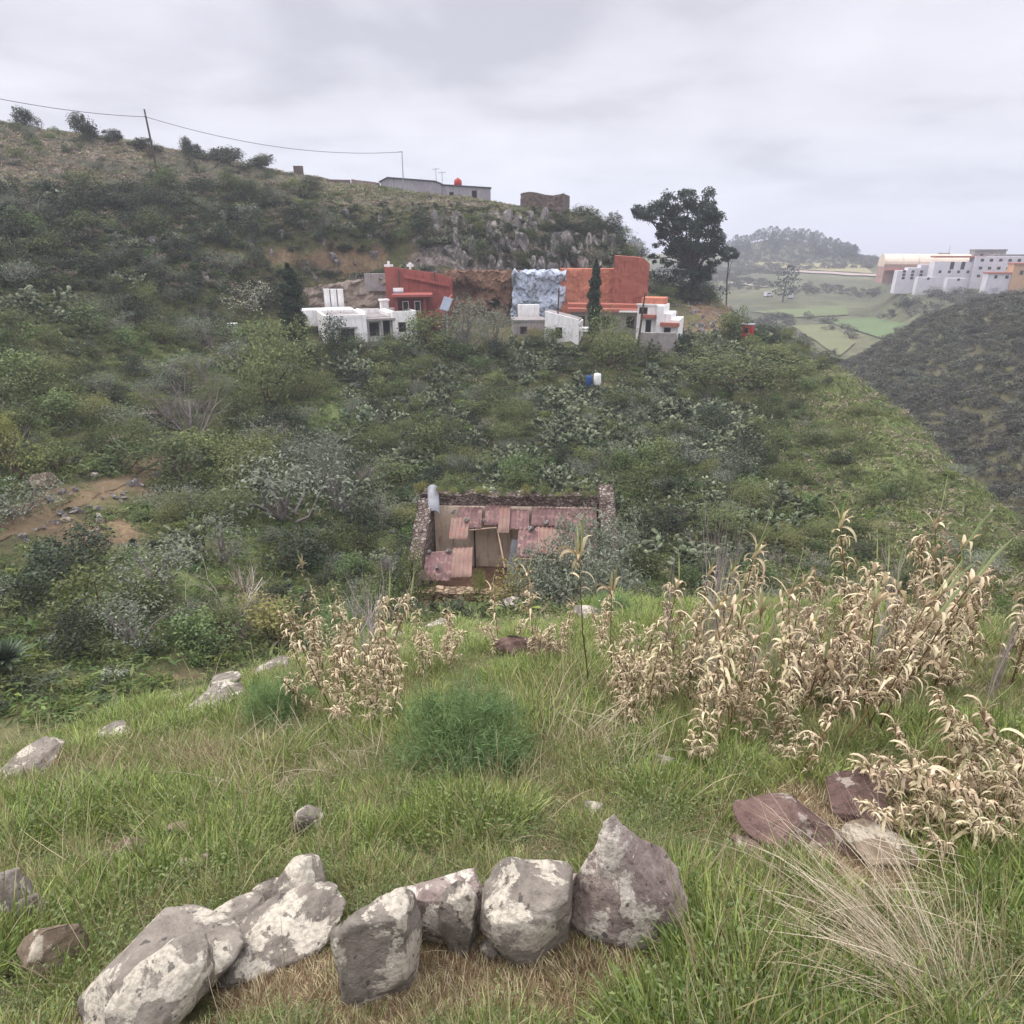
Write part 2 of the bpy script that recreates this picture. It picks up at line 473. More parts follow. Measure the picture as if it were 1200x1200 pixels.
def leaf_quads(C, size, aspect, g, up=0.3, axis=None, bend=0.15):
    """diamond leaves at points C"""
    n = len(C)
    nrm = g.normal(size=(n, 3)); nrm[:, 2] = np.abs(nrm[:, 2]) + up; nrm = unit(nrm)
    a = g.normal(size=(n, 3)) if axis is None else axis + g.normal(size=(n, 3)) * 0.35
    a = unit(a - nrm * np.sum(a * nrm, -1, keepdims=True))
    b = np.cross(nrm, a)
    L = (size * g.uniform(0.6, 1.4, n))[:, None]; W = L * aspect
    V = np.stack([C - a * L * .5, C + b * W * .5 + nrm * L * bend, C + a * L * .5, C - b * W * .5 + nrm * L * bend], 1).reshape(-1, 3)
    F = np.arange(n * 4).reshape(-1, 4)
    return V, F

def lobe_points(lobes, n, g, shell=0.35):
    w = np.array([(l[1][0] * l[1][1] * l[1][2]) ** 0.6 for l in lobes]); w /= w.sum()
    k = g.choice(len(lobes), n, p=w)
    c = np.array([l[0] for l in lobes])[k]; r = np.array([l[1] for l in lobes])[k]
    d = unit(g.normal(size=(n, 3)))
    rad = g.uniform(0, 1, n) ** shell * (1 + 0.14 * g.normal(size=n))
    return c + d * r * rad[:, None], k

def tubes_np(paths, sides=4):
    """paths: list of (pts Nx3, radii N)"""
    Vs = []; Fs = []; off = 0
    ang = np.arange(sides) * 2 * math.pi / sides
    for pts, rad in paths:
        pts = np.asarray(pts, float); rad = np.asarray(rad, float); n = len(pts)
        t = unit(np.gradient(pts, axis=0)); ref = np.cross(t, np.array([0.31, 0.95, 0.11])); ref = unit(ref); b = np.cross(t, ref)
        ring = pts[:, None] + (ref[:, None] * np.cos(ang)[None, :, None] + b[:, None] * np.sin(ang)[None, :, None]) * rad[:, None, None]
        Vs.append(ring.reshape(-1, 3))
        i = np.arange(n - 1)[:, None] * sides; k = np.arange(sides)[None]
        k2 = (k + 1) % sides
        Fs.append((np.stack([i + k, i + k2, i + sides + k2, i + sides + k], -1)).reshape(-1, 4) + off); off += n * sides
    return np.concatenate(Vs), np.concatenate(Fs)

def merge(name, parts, mats, smooth=False):
    """parts: (V, F quads, material index, tint array or number)"""
    V = []; F = []; m = []; t = []; off = 0
    for v, f, mi, ti in parts:
        V.append(v); F.append(f + off); off += len(v); m.append(np.full(len(f), mi)); t.append(np.broadcast_to(np.asarray(ti, float), (len(f),)))
    return np_mesh(name, np.concatenate(V), quads=np.concatenate(F), mats=mats, midx=np.concatenate(m), tint=np.concatenate(t), smooth=smooth)

def branch_paths(g, start, direc, length, rad, depth, spread=0.6, n=5, kids=3, wob=0.12, upbias=0.25, shrink=0.65):
    out = []
    pts = [np.array(start, float)]; d = unit(np.array(direc, float))
    for i in range(n):
        d = unit(d + g.normal(size=3) * wob + np.array([0, 0, upbias * 0.15]))
        pts.append(pts[-1] + d * length / n)
    rr = np.linspace(rad, rad * 0.45, n + 1)
    out.append((np.array(pts), rr))
    if depth > 0:
        for _ in range(kids):
            i = g.integers(max(1, n // 2 - 1), n + 1)
            nd = unit(d + g.normal(size=3) * spread + np.array([0, 0, upbias]))
            out += branch_paths(g, pts[i], nd, length * shrink * g.uniform(0.7, 1.2), rr[i] * 0.6, depth - 1, spread, n, kids, wob, upbias, shrink)
    return out

def shrub_mesh(name, seed, mats, n=1100, leaf=0.055, aspect=0.55, w=0.62, lobes=8, up=0.3, flat=1.0, stems=7, shell=0.35, lobe_r=0.27):
    """bush about 1 high and 2*w wide with an uneven outline of several lobes"""
    g = np.random.default_rng(seed); L = []
    for i in range(lobes):
        a = g.uniform(0, 2 * math.pi); r = w * 0.72 * math.sqrt(g.uniform(0, 1)); h = g.uniform(0.22, 0.78) * (1 - 0.45 * (r / w) ** 2) * flat
        s = lobe_r * g.uniform(0.75, 1.3)
        L.append(((r * math.cos(a), r * math.sin(a), h), (s * 1.1, s * 1.1, s * 0.85)))
    for i in range(lobes):                         # small ragged tufts on top of the lobes
        b = L[g.integers(len(L))] if i else L[0]
        d = unit(g.normal(size=3)); d[2] = abs(d[2])
        s = lobe_r * g.uniform(0.25, 0.45)
        L.append((tuple(np.array(b[0]) + d * np.array(b[1]) * 0.95), (s, s, s)))
    C, k = lobe_points(L, n, g, shell)
    C[:, 2] = np.maximum(C[:, 2], 0.01)
    V, F = leaf_quads(C, leaf, aspect, g, up)
    lt = g.uniform(0, 1, len(L))
    tint = np.clip(0.45 * lt[k] + 0.55 * g.uniform(0, 1, n), 0, 1)
    paths = []
    for i in range(stems):
        c = np.array(L[i % lobes][0]); p = [np.array((g.normal() * .05, g.normal() * .05, -0.08)), c * 0.5 + g.normal(size=3) * 0.05, c]
        paths.append((p, [0.022, 0.014, 0.006]))
    SV, SF = tubes_np(paths, 4)
    return merge(name, [(V, F, 0, tint), (SV, SF, 1, 0.5)], mats)

def twig_mesh(name, seed, mats, stems=14, depth=2, h=1.0, spread=0.5, lean=0.5, rad=0.012, kids=3, leaves=0, leaf=0.03):
    g = np.random.default_rng(seed); paths = []
    for i in range(stems):
        a = g.uniform(0, 2 * math.pi)
        d = (lean * math.cos(a) * g.uniform(.2, 1), lean * math.sin(a) * g.uniform(.2, 1), 1)
        paths += branch_paths(g, (0.05 * math.cos(a), 0.05 * math.sin(a), -0.05), d, h * g.uniform(0.45, 0.7), rad, depth, spread, 4, kids, 0.1, 0.3, 0.6)
    V, F = tubes_np(paths, 3)
    parts = [(V, F, 1, np.repeat(g.uniform(0, 1, len(paths)), 12)[:len(F)] if len(F) == 12 * len(paths) else 0.5)]
    if leaves:
        tips = np.concatenate([p[0][1:] for p in paths]); C = tips[g.integers(len(tips), size=leaves)] + g.normal(size=(leaves, 3)) * 0.025
        LV, LF = leaf_quads(C, leaf, 0.4, g)
        parts.insert(0, (LV, LF, 0, g.uniform(0, 1, leaves)))
    return merge(name, parts, mats)

def pad_template():
    """one cactus pad: oval, thick, standing on its narrow base; 1 high"""
    V = []; F = []; nr = 10; ring = [(0.02, 0.05), (0.22, 0.16), (0.33, 0.45), (0.36, 0.66), (0.24, 0.92)]
    # outline in x-z, two faces in y
    out = [(0.06, 0.0), (0.22, 0.14), (0.33, 0.4), (0.35, 0.65), (0.26, 0.88), (0.0, 1.0), (-0.26, 0.88), (-0.35, 0.65), (-0.33, 0.4), (-0.22, 0.14), (-0.06, 0.0)]
    n = len(out)
    for y, s in ((-0.055, 0.72), (0.0, 1.0), (0.055, 0.72)):
        for x, z in out: V.append((x * s, y, 0.5 + (z - 0.5) * s))
    V += [(0, -0.075, 0.5), (0, 0.075, 0.5)]
    for j in range(2):
        for i in range(n): F.append((j * n + i, j * n + (i + 1) % n, (j + 1) * n + (i + 1) % n, (j + 1) * n + i))
    for i in range(0, n, 1):
        i2 = (i + 1) % n
        F.append((3 * n, i2, i, i)); F.append((3 * n + 1, 2 * n + i, 2 * n + i2, 2 * n + i2))
    return np.array(V), F
PADV, PADF = pad_template()
PADQ = np.array([f for f in PADF if len(set(f)) == 4]); PADT = np.array([f[:3] if f[2] == f[3] else f for f in PADF if len(set(f)) == 3])

def pear_mesh(name, seed, mat, pads=150, size=0.155, w=0.55):
    """prickly pear: pads growing out of the rims of older pads; about 1 high"""
    g = np.random.default_rng(seed); items = []; front = []
    stub = []
    for i in range(13):
        a = g.uniform(0, 2 * math.pi); r = w * math.sqrt(g.uniform(0, 1))
        stub.append((np.array([(0, 0, 0.0), (r * .5 * math.cos(a), r * .5 * math.sin(a), .03), (r * math.cos(a), r * math.sin(a), .04)]), np.array([.05, .045, .04])))
        d = unit(np.array([0.5 * math.cos(a) * r / w, 0.5 * math.sin(a) * r / w, 1.0]) + g.normal(size=3) * .15)
        front.append((np.array([r * math.cos(a), r * math.sin(a), -0.04]), d))
    while len(items) < pads and front:
        p, d = front.pop(0) if g.uniform() < 0.6 else front.pop(g.integers(len(front)))
        s = size * g.uniform(0.65, 1.15)
        items.append((p, d, s))
        if p[2] + s > 0.95: continue
        for _ in range(g.integers(1, 4)):
            nd = unit(d + g.normal(size=3) * 0.55 + np.array([0, 0, 0.12]))
            if nd[2] < -0.2: continue
            front.append((p + d * s * 0.9 + g.normal(size=3) * s * 0.12, nd))
    V = []; Q = []; T = []; off = 0; tq = []; tt = []
    for p, d, s in items:
        x = unit(np.cross(d, g.normal(size=3))); y = np.cross(d, x)
        M = np.stack([x, y, d], 0)
        V.append(p + (PADV * s) @ M); Q.append(PADQ + off); T.append(PADT + off); off += len(PADV)
        t = g.uniform(0, 1); tq += [t] * len(PADQ); tt += [t] * len(PADT)
    SV, SF = tubes_np(stub, 5); V.append(SV); Q.append(SF + off); tq += [.2] * len(SF)
    return np_mesh(name, np.concatenate(V), quads=np.concatenate(Q), tris=np.concatenate(T), mats=(mat,), tint=tq + tt, smooth=True)

# ---- plant materials
M_STEM = m_simple('woody_stem', hx('#6b5a49'), hx('#43382e'), 8, 0.9)
M_TWIG = m_leaf('bare_twigs', hx('#5f5754'), hx('#988d88'), 0, 0.15, 0.01, 0.9)
M_PALETWIG = m_leaf('pale_dry_twigs', hx('#8d8474'), hx('#c9bfae'), 0, 0.12, 0.01, 0.9)
M_BUSH = m_leaf('bush_leaves', hx('#38432a'), hx('#76824f'), 0.25, 0.38, 0.025)
M_DARK = m_leaf('dark_bush_leaves', hx('#262c22'), hx('#525c42'), 0.2, 0.25, 0.02)
M_OLIVE = m_leaf('olive_bush_leaves', hx('#484f2e'), hx('#858b58'), 0.25, 0.18, 0.02)
M_YEL = m_leaf('yellow_green_leaves', hx('#5f6432'), hx('#98945a'), 0.25, 0.2, 0.02)
M_GREY = m_leaf('grey_shrub_leaves', hx('#535a48'), hx('#949985'), 0.15, 0.2, 0.015)
M_PALE = m_leaf('pale_flowering_leaves', hx('#8b8d72'), hx('#d6d0bb'), 0.15, 0.1, 0.01)
M_PEAR = m_leaf('cactus_pads', hx('#363e2c'), hx('#7e8568'), 0.0, 0.2, 0.02, 0.55)
M_EUC = m_leaf('eucalyptus_leaves', hx('#1f2a22'), hx('#4a5a48'), 0.15, 0.0, 0.0)
M_CYP = m_leaf('cypress_leaves', hx('#1e2b1e'), hx('#42523a'), 0.1, 0.1, 0.01)
M_FENNEL = m_leaf('fennel_leaves', hx('#425a36'), hx('#829e66'), 0.3, 0.1, 0.01)
M_BARK = m_simple('bark', hx('#5d5147'), hx('#3a322c'), 5, 0.95, 0.5, 0.05)

BUSHES = [shrub_mesh('bush_mesh', 100 + i, (M_BUSH, M_STEM), n=1300, lobes=7 + i % 4, w=0.55 + 0.08 * (i % 4), leaf=0.06) for i in range(6)]
DARKS = [shrub_mesh('dark_bush_mesh', 200 + i, (M_DARK, M_STEM), n=1300, lobes=8, w=0.6 + 0.1 * (i % 3), leaf=0.06) for i in range(5)]
OLIVES = [shrub_mesh('olive_bush_mesh', 300 + i, (M_OLIVE, M_STEM), n=3200, lobes=12, w=0.6, leaf=0.04, aspect=0.4) for i in range(3)]
GREYS = [shrub_mesh('grey_shrub_mesh', 400 + i, (M_GREY, M_TWIG), n=1500, lobes=9, w=0.7, leaf=0.05, aspect=0.35, shell=0.45, stems=14) for i in range(4)]
BUSHY = [shrub_mesh('dense_bush_mesh', 470 + i, (M_DARK, M_STEM), n=4200, lobes=9, w=.62, leaf=.055, shell=.5, stems=5) for i in range(3)]
YELS = [shrub_mesh('yellow_bush_mesh', 450 + i, (M_YEL, M_STEM), n=1400, lobes=8, w=0.6, leaf=0.05) for i in range(2)]
PEARS = [pear_mesh('prickly_pear_mesh', 500 + i, M_PEAR, pads=170 + 25 * (i % 3), w=0.5 + 0.12 * (i % 3)) for i in range(7)]
TWIGS = [twig_mesh('bare_bush_mesh', 600 + i, (M_GREY, M_TWIG), stems=16, depth=3, kids=3, lean=0.8, rad=0.012, leaves=0) for i in range(3)]
PALES = [shrub_mesh('pale_bush_mesh', 650, (M_PALE, M_TWIG), n=1600, lobes=10, w=0.75, leaf=0.05)]

def special(name, mesh, px, py, wpx, hpx, label, cat, group=None, sink=0.05, at=None, sy=None):
    """a plant surveyed from the photograph: foot at pixel (px, py), size in pixels there"""
    p = at if at is not None else hit(px, py)
    m = mpp(p); bb = mesh_bb(mesh)
    sz = hpx * m / bb[2]; sx = wpx * m / bb[0]
    o = link(name, mesh, None, p - Vector((0, 0, sink)), rnd.uniform(0, 6.28), (sx, sy or sx, sz))
    return tag(o, label, cat, group)
_bbc = {}
def mesh_bb(me):
    if me.name not in _bbc:
        c = np.empty(len(me.vertices) * 3, dtype=np.float32); me.vertices.foreach_get('co', c); c = c.reshape(-1, 3)
        d = np.percentile(c, 98, axis=0) - np.percentile(c, 2, axis=0); d[2] = np.percentile(c[:, 2], 99.5)
        _bbc[me.name] = d
    return _bbc[me.name]
# ------------------------------------------------------------------ plants on the hillside
TAKEN = []      # (x, y, radius)
def free(x, y, r):
    for (a, b, c) in TAKEN:
        if (a - x) ** 2 + (b - y) ** 2 < (r + c) ** 2 * 0.36: return False
    return True

S = special
S('olive_bush', OLIVES[0], 312, 474, 100, 95, 'large rounded olive-green bush below the tall dark cypress', 'bush')
S('olive_bush', OLIVES[1], 716, 428, 74, 66, 'round olive-green tree in front of the orange cliff wall', 'tree')
S('olive_bush', OLIVES[2], 868, 452, 120, 44, 'wide olive-green bush on the spur below the dirt terrace', 'bush')
S('bare_bush', TWIGS[0], 228, 508, 92, 84, 'bare lilac-grey bush above the dirt path on the left slope', 'bush')
S('grey_shrub', GREYS[0], 335, 606, 130, 84, 'broad grey shrub low on the slope left of the roofless ruin', 'shrub')
S('grey_shrub', GREYS[1], 258, 660, 78, 62, 'grey-green shrub at the end of the dirt path', 'shrub')
S('pale_bush', PALES[0], 291, 366, 58, 34, 'pale cream flowering bush left of the tall dark cypress', 'bush')
S('dark_bush', DARKS[0], 322, 370, 48, 42, 'dark bush between the pale flowering bush and the cypress', 'bush')
S('yellow_bush', YELS[0], 20, 560, 66, 84, 'yellow-green bush at the left edge of the photo', 'bush')
S('yellow_bush', YELS[1], 318, 752, 70, 60, 'mustard yellow bush behind the tall dry canes on the left', 'bush')
S('grey_shrub', GREYS[2], 400, 600, 90, 100, 'tall grey shrub just up the slope left of the ruin', 'shrub')
S('yellow_bush', YELS[0], 125, 486, 40, 22, 'low bush with orange-yellow flowers beside the dirt path', 'bush')
S('olive_bush', OLIVES[1], 190, 402, 60, 30, 'green bush above the grassy strip on the left slope', 'bush')
S('dark_bush', DARKS[1], 160, 440, 26, 26, 'small dark bush on the grassy strip on the left', 'bush')
for (px, py, w, h, what) in ((32, 152, 24, 18, 'leftmost round bush on the hilltop skyline'), (101, 165, 32, 22, 'dense round bush on the hilltop skyline left of the leaning pole'),
                             (132, 168, 22, 12, 'small thin bush on the skyline beside the dense round bush'), (228, 186, 26, 18, 'spiky dark bush on the skyline right of the leaning pole'),
                             (262, 193, 46, 16, 'wide low bush on the skyline between the two poles'), (302, 200, 36, 14, 'low rounded bush on the skyline left of the stone pillar'), (172, 178, 30, 12, 'low bush on the skyline behind the leaning pole')):
    p = None
    for yy in range(py, py + 40, 2):
        p = hit(px, yy)
        if p is not None: break
    S('skyline_bush', BUSHY[(px // 7) % 3], px, py, w, h * 1.25, what, 'bush', at=p)
for o in list(COL.objects):
    if 'label' in o: TAKEN.append((o.location.x, o.location.y, o.scale.x * 0.6))

KEEP = [(380, 200, 668, 246, 90, 114), (355, 338, 800, 406, 68, 92), (470, 560, 728, 720, 20, 31), (800, 345, 885, 392, 75, 100)]   # pixel boxes with a distance range kept clear for the buildings
def clear(x, y, z, s):
    p = proj((x, y, z)); r = math.hypot(x, y)
    if p is None: return None
    if p[0] < 196 and r > 26 and -14 < p[1] - (636 - .47 * p[0]) < (62 if s else 16): return None    # the path
    for (a, b, c, d, r0, r1) in (KEEP if s else KEEP[1:]):
        if a - 4 < p[0] < c + 4 and b < p[1] < d and r0 < r < r1: return None
    return p

def inz(p, k):
    i = 'skdg'.index(k); return zone_weights(p, 0.2)[i]

POOL = {'olive': [0, 90], 'pear': [0, 300], 'bush': [0, 300], 'dark': [0, 300], 'grey': [0, 290], 'bare': [0, 60]}
MESH = {'olive': OLIVES, 'pear': PEARS, 'bush': BUSHES, 'dark': DARKS, 'grey': GREYS, 'bare': TWIGS}
NAME = {'olive': 'round_bush', 'pear': 'prickly_pear', 'bush': 'green_bush', 'dark': 'dark_bush', 'grey': 'grey_shrub', 'bare': 'bare_bush'}
CAT = {'olive': 'bush', 'pear': 'cactus', 'bush': 'bush', 'dark': 'bush', 'grey': 'shrub', 'bare': 'bush'}
LOOK = {'olive': 'rounded fine-leaved olive green bush', 'pear': 'prickly pear clump of grey-green pads', 'bush': 'leafy green bush', 'dark': 'dense dark green bush', 'grey': 'dusty grey-green shrub', 'bare': 'leafless grey-lilac twig bush'}
ZN = {'top': ('on the dry hilltop above the cliff', 'on the hilltop'), 'cliff': ('on the steep cliff slope above the houses', 'on the cliff slope'), 'left': ('on the green left slope around the dirt path', 'on the left slope'),
      'mid': ('on the slope between the houses and the ruin', 'below the houses'), 'spur': ('on the grassy spur falling to the right', 'on the right spur')}
def zone_of(px, py):
    if px > 905: return 'spur'
    if py < 222 or (px < 330 and py < 205): return 'top'
    if py < 345: return 'cliff'
    if px < 390: return 'left'
    return 'mid'
MIXES = {'top': (('dark', .3), ('grey', .5), ('bush', .2)), 'cliff': (('dark', .5), ('bush', .25), ('grey', .15), ('pear', .1)), 'left': (('bush', .38), ('olive', .14), ('dark', .14), ('grey', .17), ('pear', .12), ('bare', .05)),
         'mid': (('pear', .44), ('bush', .18), ('olive', .1), ('dark', .14), ('grey', .1), ('bare', .04)), 'spur': (('bush', .5), ('olive', .2), ('dark', .2), ('grey', .1))}
SIZE = {'top': (0.7, 1.5), 'cliff': (1.5, 3.2), 'left': (1.2, 3.5), 'mid': (1.4, 2.9), 'spur': (0.8, 1.9)}
tries = 0
while tries < 26000 and sum(v[0] for v in POOL.values()) < 1280:
    tries += 1
    az = rnd.uniform(-0.80, 0.78); r = math.sqrt(rnd.uniform(24 ** 2, 108 ** 2))
    x, y = r * math.sin(az), r * math.cos(az)
    z = ground(x, y, BVHA)
    if z is None: continue
    p = clear(x, y, z, 1)
    if p is None or not (-120 < p[0] < 1290 and p[1] < 830): continue
    zo = zone_of(p[0], p[1])
    if zo == 'top' and rnd.random() < 0.72: continue
    if zo == 'spur' and rnd.random() < (0.45 if p[0] < 980 else .8): continue
    if zo == 'left' and rnd.random() < .3: continue
    if rnd.random() < 0.92 * inz(p, 'g') or (inz(p, 's') > .3 and rnd.random() < .93) or (zo != 'cliff' and rnd.random() < 0.5 * inz(p, 'd')): continue
    if zo == 'cliff' and 620 < p[0] and p[1] > 310: continue
    t = rnd.random(); a = 0
    for kind, wgt in MIXES[zo]:
        a += wgt
        if t <= a: break
    if zo == 'mid' and kind == 'pear' and noise.noise((x * .12, y * .12, 3)) < -0.25: kind = 'bush'
    if kind == 'pear' and r < 33: kind = 'bush'
    s = rnd.uniform(*SIZE[zo]) * (0.75 if kind == 'bare' else 1)
    if p[1] < 262 and 375 < p[0] < 670: s = min(s, rnd.uniform(.6, 1.1))
    if 405 > p[1] > 392 and 355 < p[0] < 800: s = min(s, 1.2)
    if not free(x, y, s * 0.55) or POOL[kind][0] >= POOL[kind][1]: continue
    TAKEN.append((x, y, s * 0.55)); POOL[kind][0] += 1
    where, grp = ZN[zo]
    me = rnd.choice(MESH[kind])
    o = link(NAME[kind], me, None, (x, y, z - 0.12), rnd.uniform(0, 6.28), (s * rnd.uniform(.9, 1.35), s * rnd.uniform(.9, 1.35), s * rnd.uniform(.75, 1.05)))
    tag(o, LOOK[kind] + ' ' + where, CAT[kind], NAME[kind].replace('_', ' ') + 's ' + grp)
print('POOL', POOL, tries)

n = 0
for k_ in range(1100):
    px = rnd.uniform(335, 722); py = rnd.uniform(240, 312); p = hit(px, py)
    if p is None or not 80 < math.hypot(p.x, p.y) < 104 or proj(p) is None: continue
    if px < 540 and 296 < py: continue
    s = rnd.uniform(.8, 2.1) if py > 262 else rnd.uniform(.5, .9)
    if not free(p.x, p.y, s * .4): continue
    TAKEN.append((p.x, p.y, s * .4)); n += 1
    o = link('cliff_bush', rnd.choice(DARKS + BUSHY + BUSHES[:3] + GREYS[:1]), None, p - Vector((0, 0, .2)), rnd.uniform(0, 6.28), (s * rnd.uniform(.9, 1.4), s * rnd.uniform(.9, 1.4), s * rnd.uniform(.7, 1)))
    tag(o, 'dark bush clinging to the rocky cliff band right above the houses', 'bush', 'bushes on the rocky cliff band')
    if n > 210: break
# ------------------------------------------------------------------ uncountable ground cover (instanced)
def gn_scatter(name, pts, rots, scls, idx, meshes, mats_note=None):
    n = len(pts)
    me = bpy.data.meshes.new(name); me.vertices.add(n); me.vertices.foreach_set('co', np.asarray(pts, dtype=np.float32).ravel())
    for nm, typ, dat, key in (('rot', 'FLOAT_VECTOR', rots, 'vector'), ('scl', 'FLOAT_VECTOR', scls, 'vector'), ('idx', 'INT', idx, 'value')):
        a = me.attributes.new(nm, typ, 'POINT'); a.data.foreach_set(key, np.asarray(dat, dtype=np.int32 if typ == 'INT' else np.float32).ravel())
    o = link(name, me); tag(o, kind='stuff')
    col = bpy.data.collections.new(name + '_kinds')
    for i, m in enumerate(meshes):
        s = bpy.data.objects.new('%s_piece_%02d' % (name, i), m); col.objects.link(s)
    ng = bpy.data.node_groups.new(name, 'GeometryNodeTree')
    ng.interface.new_socket('Geometry', in_out='INPUT', socket_type='NodeSocketGeometry'); ng.interface.new_socket('Geometry', in_out='OUTPUT', socket_type='NodeSocketGeometry')
    N, L = ng.nodes, ng.links
    gi = N.new('NodeGroupInput'); go = N.new('NodeGroupOutput')
    m2p = N.new('GeometryNodeMeshToPoints'); iop = N.new('GeometryNodeInstanceOnPoints'); ci = N.new('GeometryNodeCollectionInfo')
    ci.inputs['Collection'].default_value = col; ci.inputs['Separate Children'].default_value = True; ci.inputs['Reset Children'].default_value = True
    def at(nm, typ):
        a = N.new('GeometryNodeInputNamedAttribute'); a.data_type = typ; a.inputs['Name'].default_value = nm
        return a.outputs[0]
    L.new(gi.outputs[0], m2p.inputs[0]); L.new(m2p.outputs[0], iop.inputs['Points']); L.new(ci.outputs[0], iop.inputs['Instance'])
    iop.inputs['Pick Instance'].default_value = True
    L.new(at('idx', 'INT'), iop.inputs['Instance Index'])
    e2r = N.new('FunctionNodeEulerToRotation'); L.new(at('rot', 'FLOAT_VECTOR'), e2r.inputs[0]); L.new(e2r.outputs[0], iop.inputs['Rotation'])
    L.new(at('scl', 'FLOAT_VECTOR'), iop.inputs['Scale']); L.new(iop.outputs[0], go.inputs[0])
    md = o.modifiers.new('scatter', 'NODES'); md.node_group = ng
    return o

def cover(name, count, region, meshes, size, weight, bvh=None, sink=0.05, flat=(0.6, 1.0)):
    P_, R_, S_, I_ = [], [], [], []
    t = 0
    while len(P_) < count and t < count * 8:
        t += 1
        az = rnd.uniform(region[0], region[1]); r = math.sqrt(rnd.uniform(region[2] ** 2, region[3] ** 2))
        x, y = r * math.sin(az), r * math.cos(az); z = ground(x, y, bvh)
        if z is None: continue
        p = clear(x, y, z, 0)
        if p is None: continue
        w_ = weight(p, x, y, z)
        if w_ is None: continue
        i, sc = w_
        s = rnd.uniform(*size) * sc
        P_.append((x, y, z - sink)); R_.append((0, 0, rnd.uniform(0, 6.28))); S_.append((s * rnd.uniform(.8, 1.4), s * rnd.uniform(.8, 1.4), s * rnd.uniform(*flat))); I_.append(i)
    return gn_scatter(name, P_, R_, S_, I_, meshes)

M_HERB = m_leaf('fresh_herbs', hx('#42542a'), hx('#7a8c48'), 0.3, 0.25, 0.03)
M_DRYH = m_leaf('dry_herbs', hx('#6a5e4e'), hx('#a89a84'), 0.2, 0.25, 0.02)
M_SCRUB = m_leaf('bank_scrub', hx('#33322b'), hx('#6c6b5c'), 0.1, 0.3, 0.03)
LOW = [shrub_mesh('low_scrub_mesh', 700 + i, ((M_DARK, M_BUSH, M_GREY, M_HERB, M_HERB, M_DRYH, M_OLIVE)[i], M_STEM), n=320, lobes=5, w=0.8, leaf=0.13, stems=3, flat=0.8, aspect=0.45) for i in range(7)]
def wA(p, x, y, z):
    q = fbm(x * .18, y * .18, 9)
    g = inz(p, 'g'); d = inz(p, 'd'); s = inz(p, 's'); k_ = inz(p, 'k')
    if p[1] > 840: return None
    if s > .33 or rnd.random() < .75 * g or rnd.random() < 0.4 * k_: return None
    zo = zone_of(p[0], p[1])
    if rnd.random() < d: return (rnd.choice((5, 5, 2)), 0.55)
    if rnd.random() < g: return (rnd.choice((3, 3, 4, 1)), 0.5)
    if zo == 'cliff': return (rnd.choice((0, 1, 2, 0, 5)), 0.5 if p[1] < 262 and p[0] > 375 else 1.35)
    if zo == 'top': return (rnd.choice((5, 2, 2, 0)), 0.6)
    if zo == 'spur': return (rnd.choice((3, 4, 6, 6, 1, 2)), 0.55)
    if zo == 'left' and rnd.random() < .3: return None
    if zo == 'left' and q > -0.1: return (rnd.choice((3, 4, 6, 1, 1)), 0.8)
    return (rnd.choice((0, 1, 1, 2, 6, 0, 3)), 0.9)
cover('hillside_scrub', 14000, (-0.85, 0.82, 17, 112), LOW, (0.5, 1.15), wA, BVHA)
BANKM = [shrub_mesh('bank_scrub_mesh', 720 + i, ((M_SCRUB, M_SCRUB, M_GREY)[i], M_STEM), n=260, lobes=5, w=0.8, leaf=0.14, stems=3, flat=0.8, aspect=0.45) for i in range(3)]
BVHB = BVHTree.FromPolygons([tuple(p) for p in TERR[1][0]], [tuple(f) for f in TERR[1][1]])
BVHC = BVHTree.FromPolygons([tuple(p) for p in TERR[2][0]], [tuple(f) for f in TERR[2][1]])
def wB(p, x, y, z):
    if fbm(x * .07, y * .07, 4) < -0.6: return None
    return (rnd.choice((0, 0, 1, 1, 2)), 1.0)
cover('bank_scrub', 9500, (0.36, 0.90, 66, 205), BANKM, (0.8, 1.9), wB, BVHB)
def wC(p, x, y, z):
    if not 640 < p[0] < 1300 or not fbm(x * .012, y * .012, 2) > 0.0: return None
    if 925 < p[0] < 1068 and 357 < p[1] < 420 and rnd.random() < .9: return None
    return (rnd.choice((0, 1, 1)), 1.0)
cover('plain_scrub', 2800, (0.08, 0.80, 170, 600), BANKM, (1.6, 3.6), wC, BVHC)

# low grass and herbs between the bushes of the hillside
def clump(seed, mats, n=26, h=.3):
    g = np.random.default_rng(seed); C = np.stack([g.normal(size=n) * .26, g.normal(size=n) * .26, g.uniform(.0, .5, n) * h + .03], 1)
    ax = np.stack([g.normal(size=n) * .6, g.normal(size=n) * .6, np.ones(n)], 1); V, F = leaf_quads(C, h * .8, .22, g, 0, ax)
    return merge('herb_clump_mesh', [(V, F, 0, g.uniform(0, 1, n))], mats)
HERBS = [clump(740, (M_HERB,)), clump(741, (M_OLIVE,)), clump(742, (M_DRYH,)), clump(743, (M_BUSH,)), clump(744, (M_HERB,), 34, .22)]
def wH(p, x, y, z):
    if p[1] > 850 or p[1] < 135: return None
    g = inz(p, 'g'); d = inz(p, 'd'); s = inz(p, 's')
    if s > .4 and rnd.random() < .84: return None
    if rnd.random() < d or p[1] < 215: return (rnd.choice((2, 2, 2, 2, 1)), 1.0)
    if rnd.random() < g: return (rnd.choice((0, 4, 0, 3) if zone_of(p[0], p[1]) != 'spur' else (1, 4, 1, 1, 2)), 1.0)
    return (rnd.choice((0, 1, 3, 4, 1, 2) if p[0] > 400 else (0, 0, 4, 1, 3)), 1.0)
cover('hillside_herbs', 42000, (-0.85, 0.82, 16, 112), HERBS, (0.7, 1.5), wH, BVHA, .03)
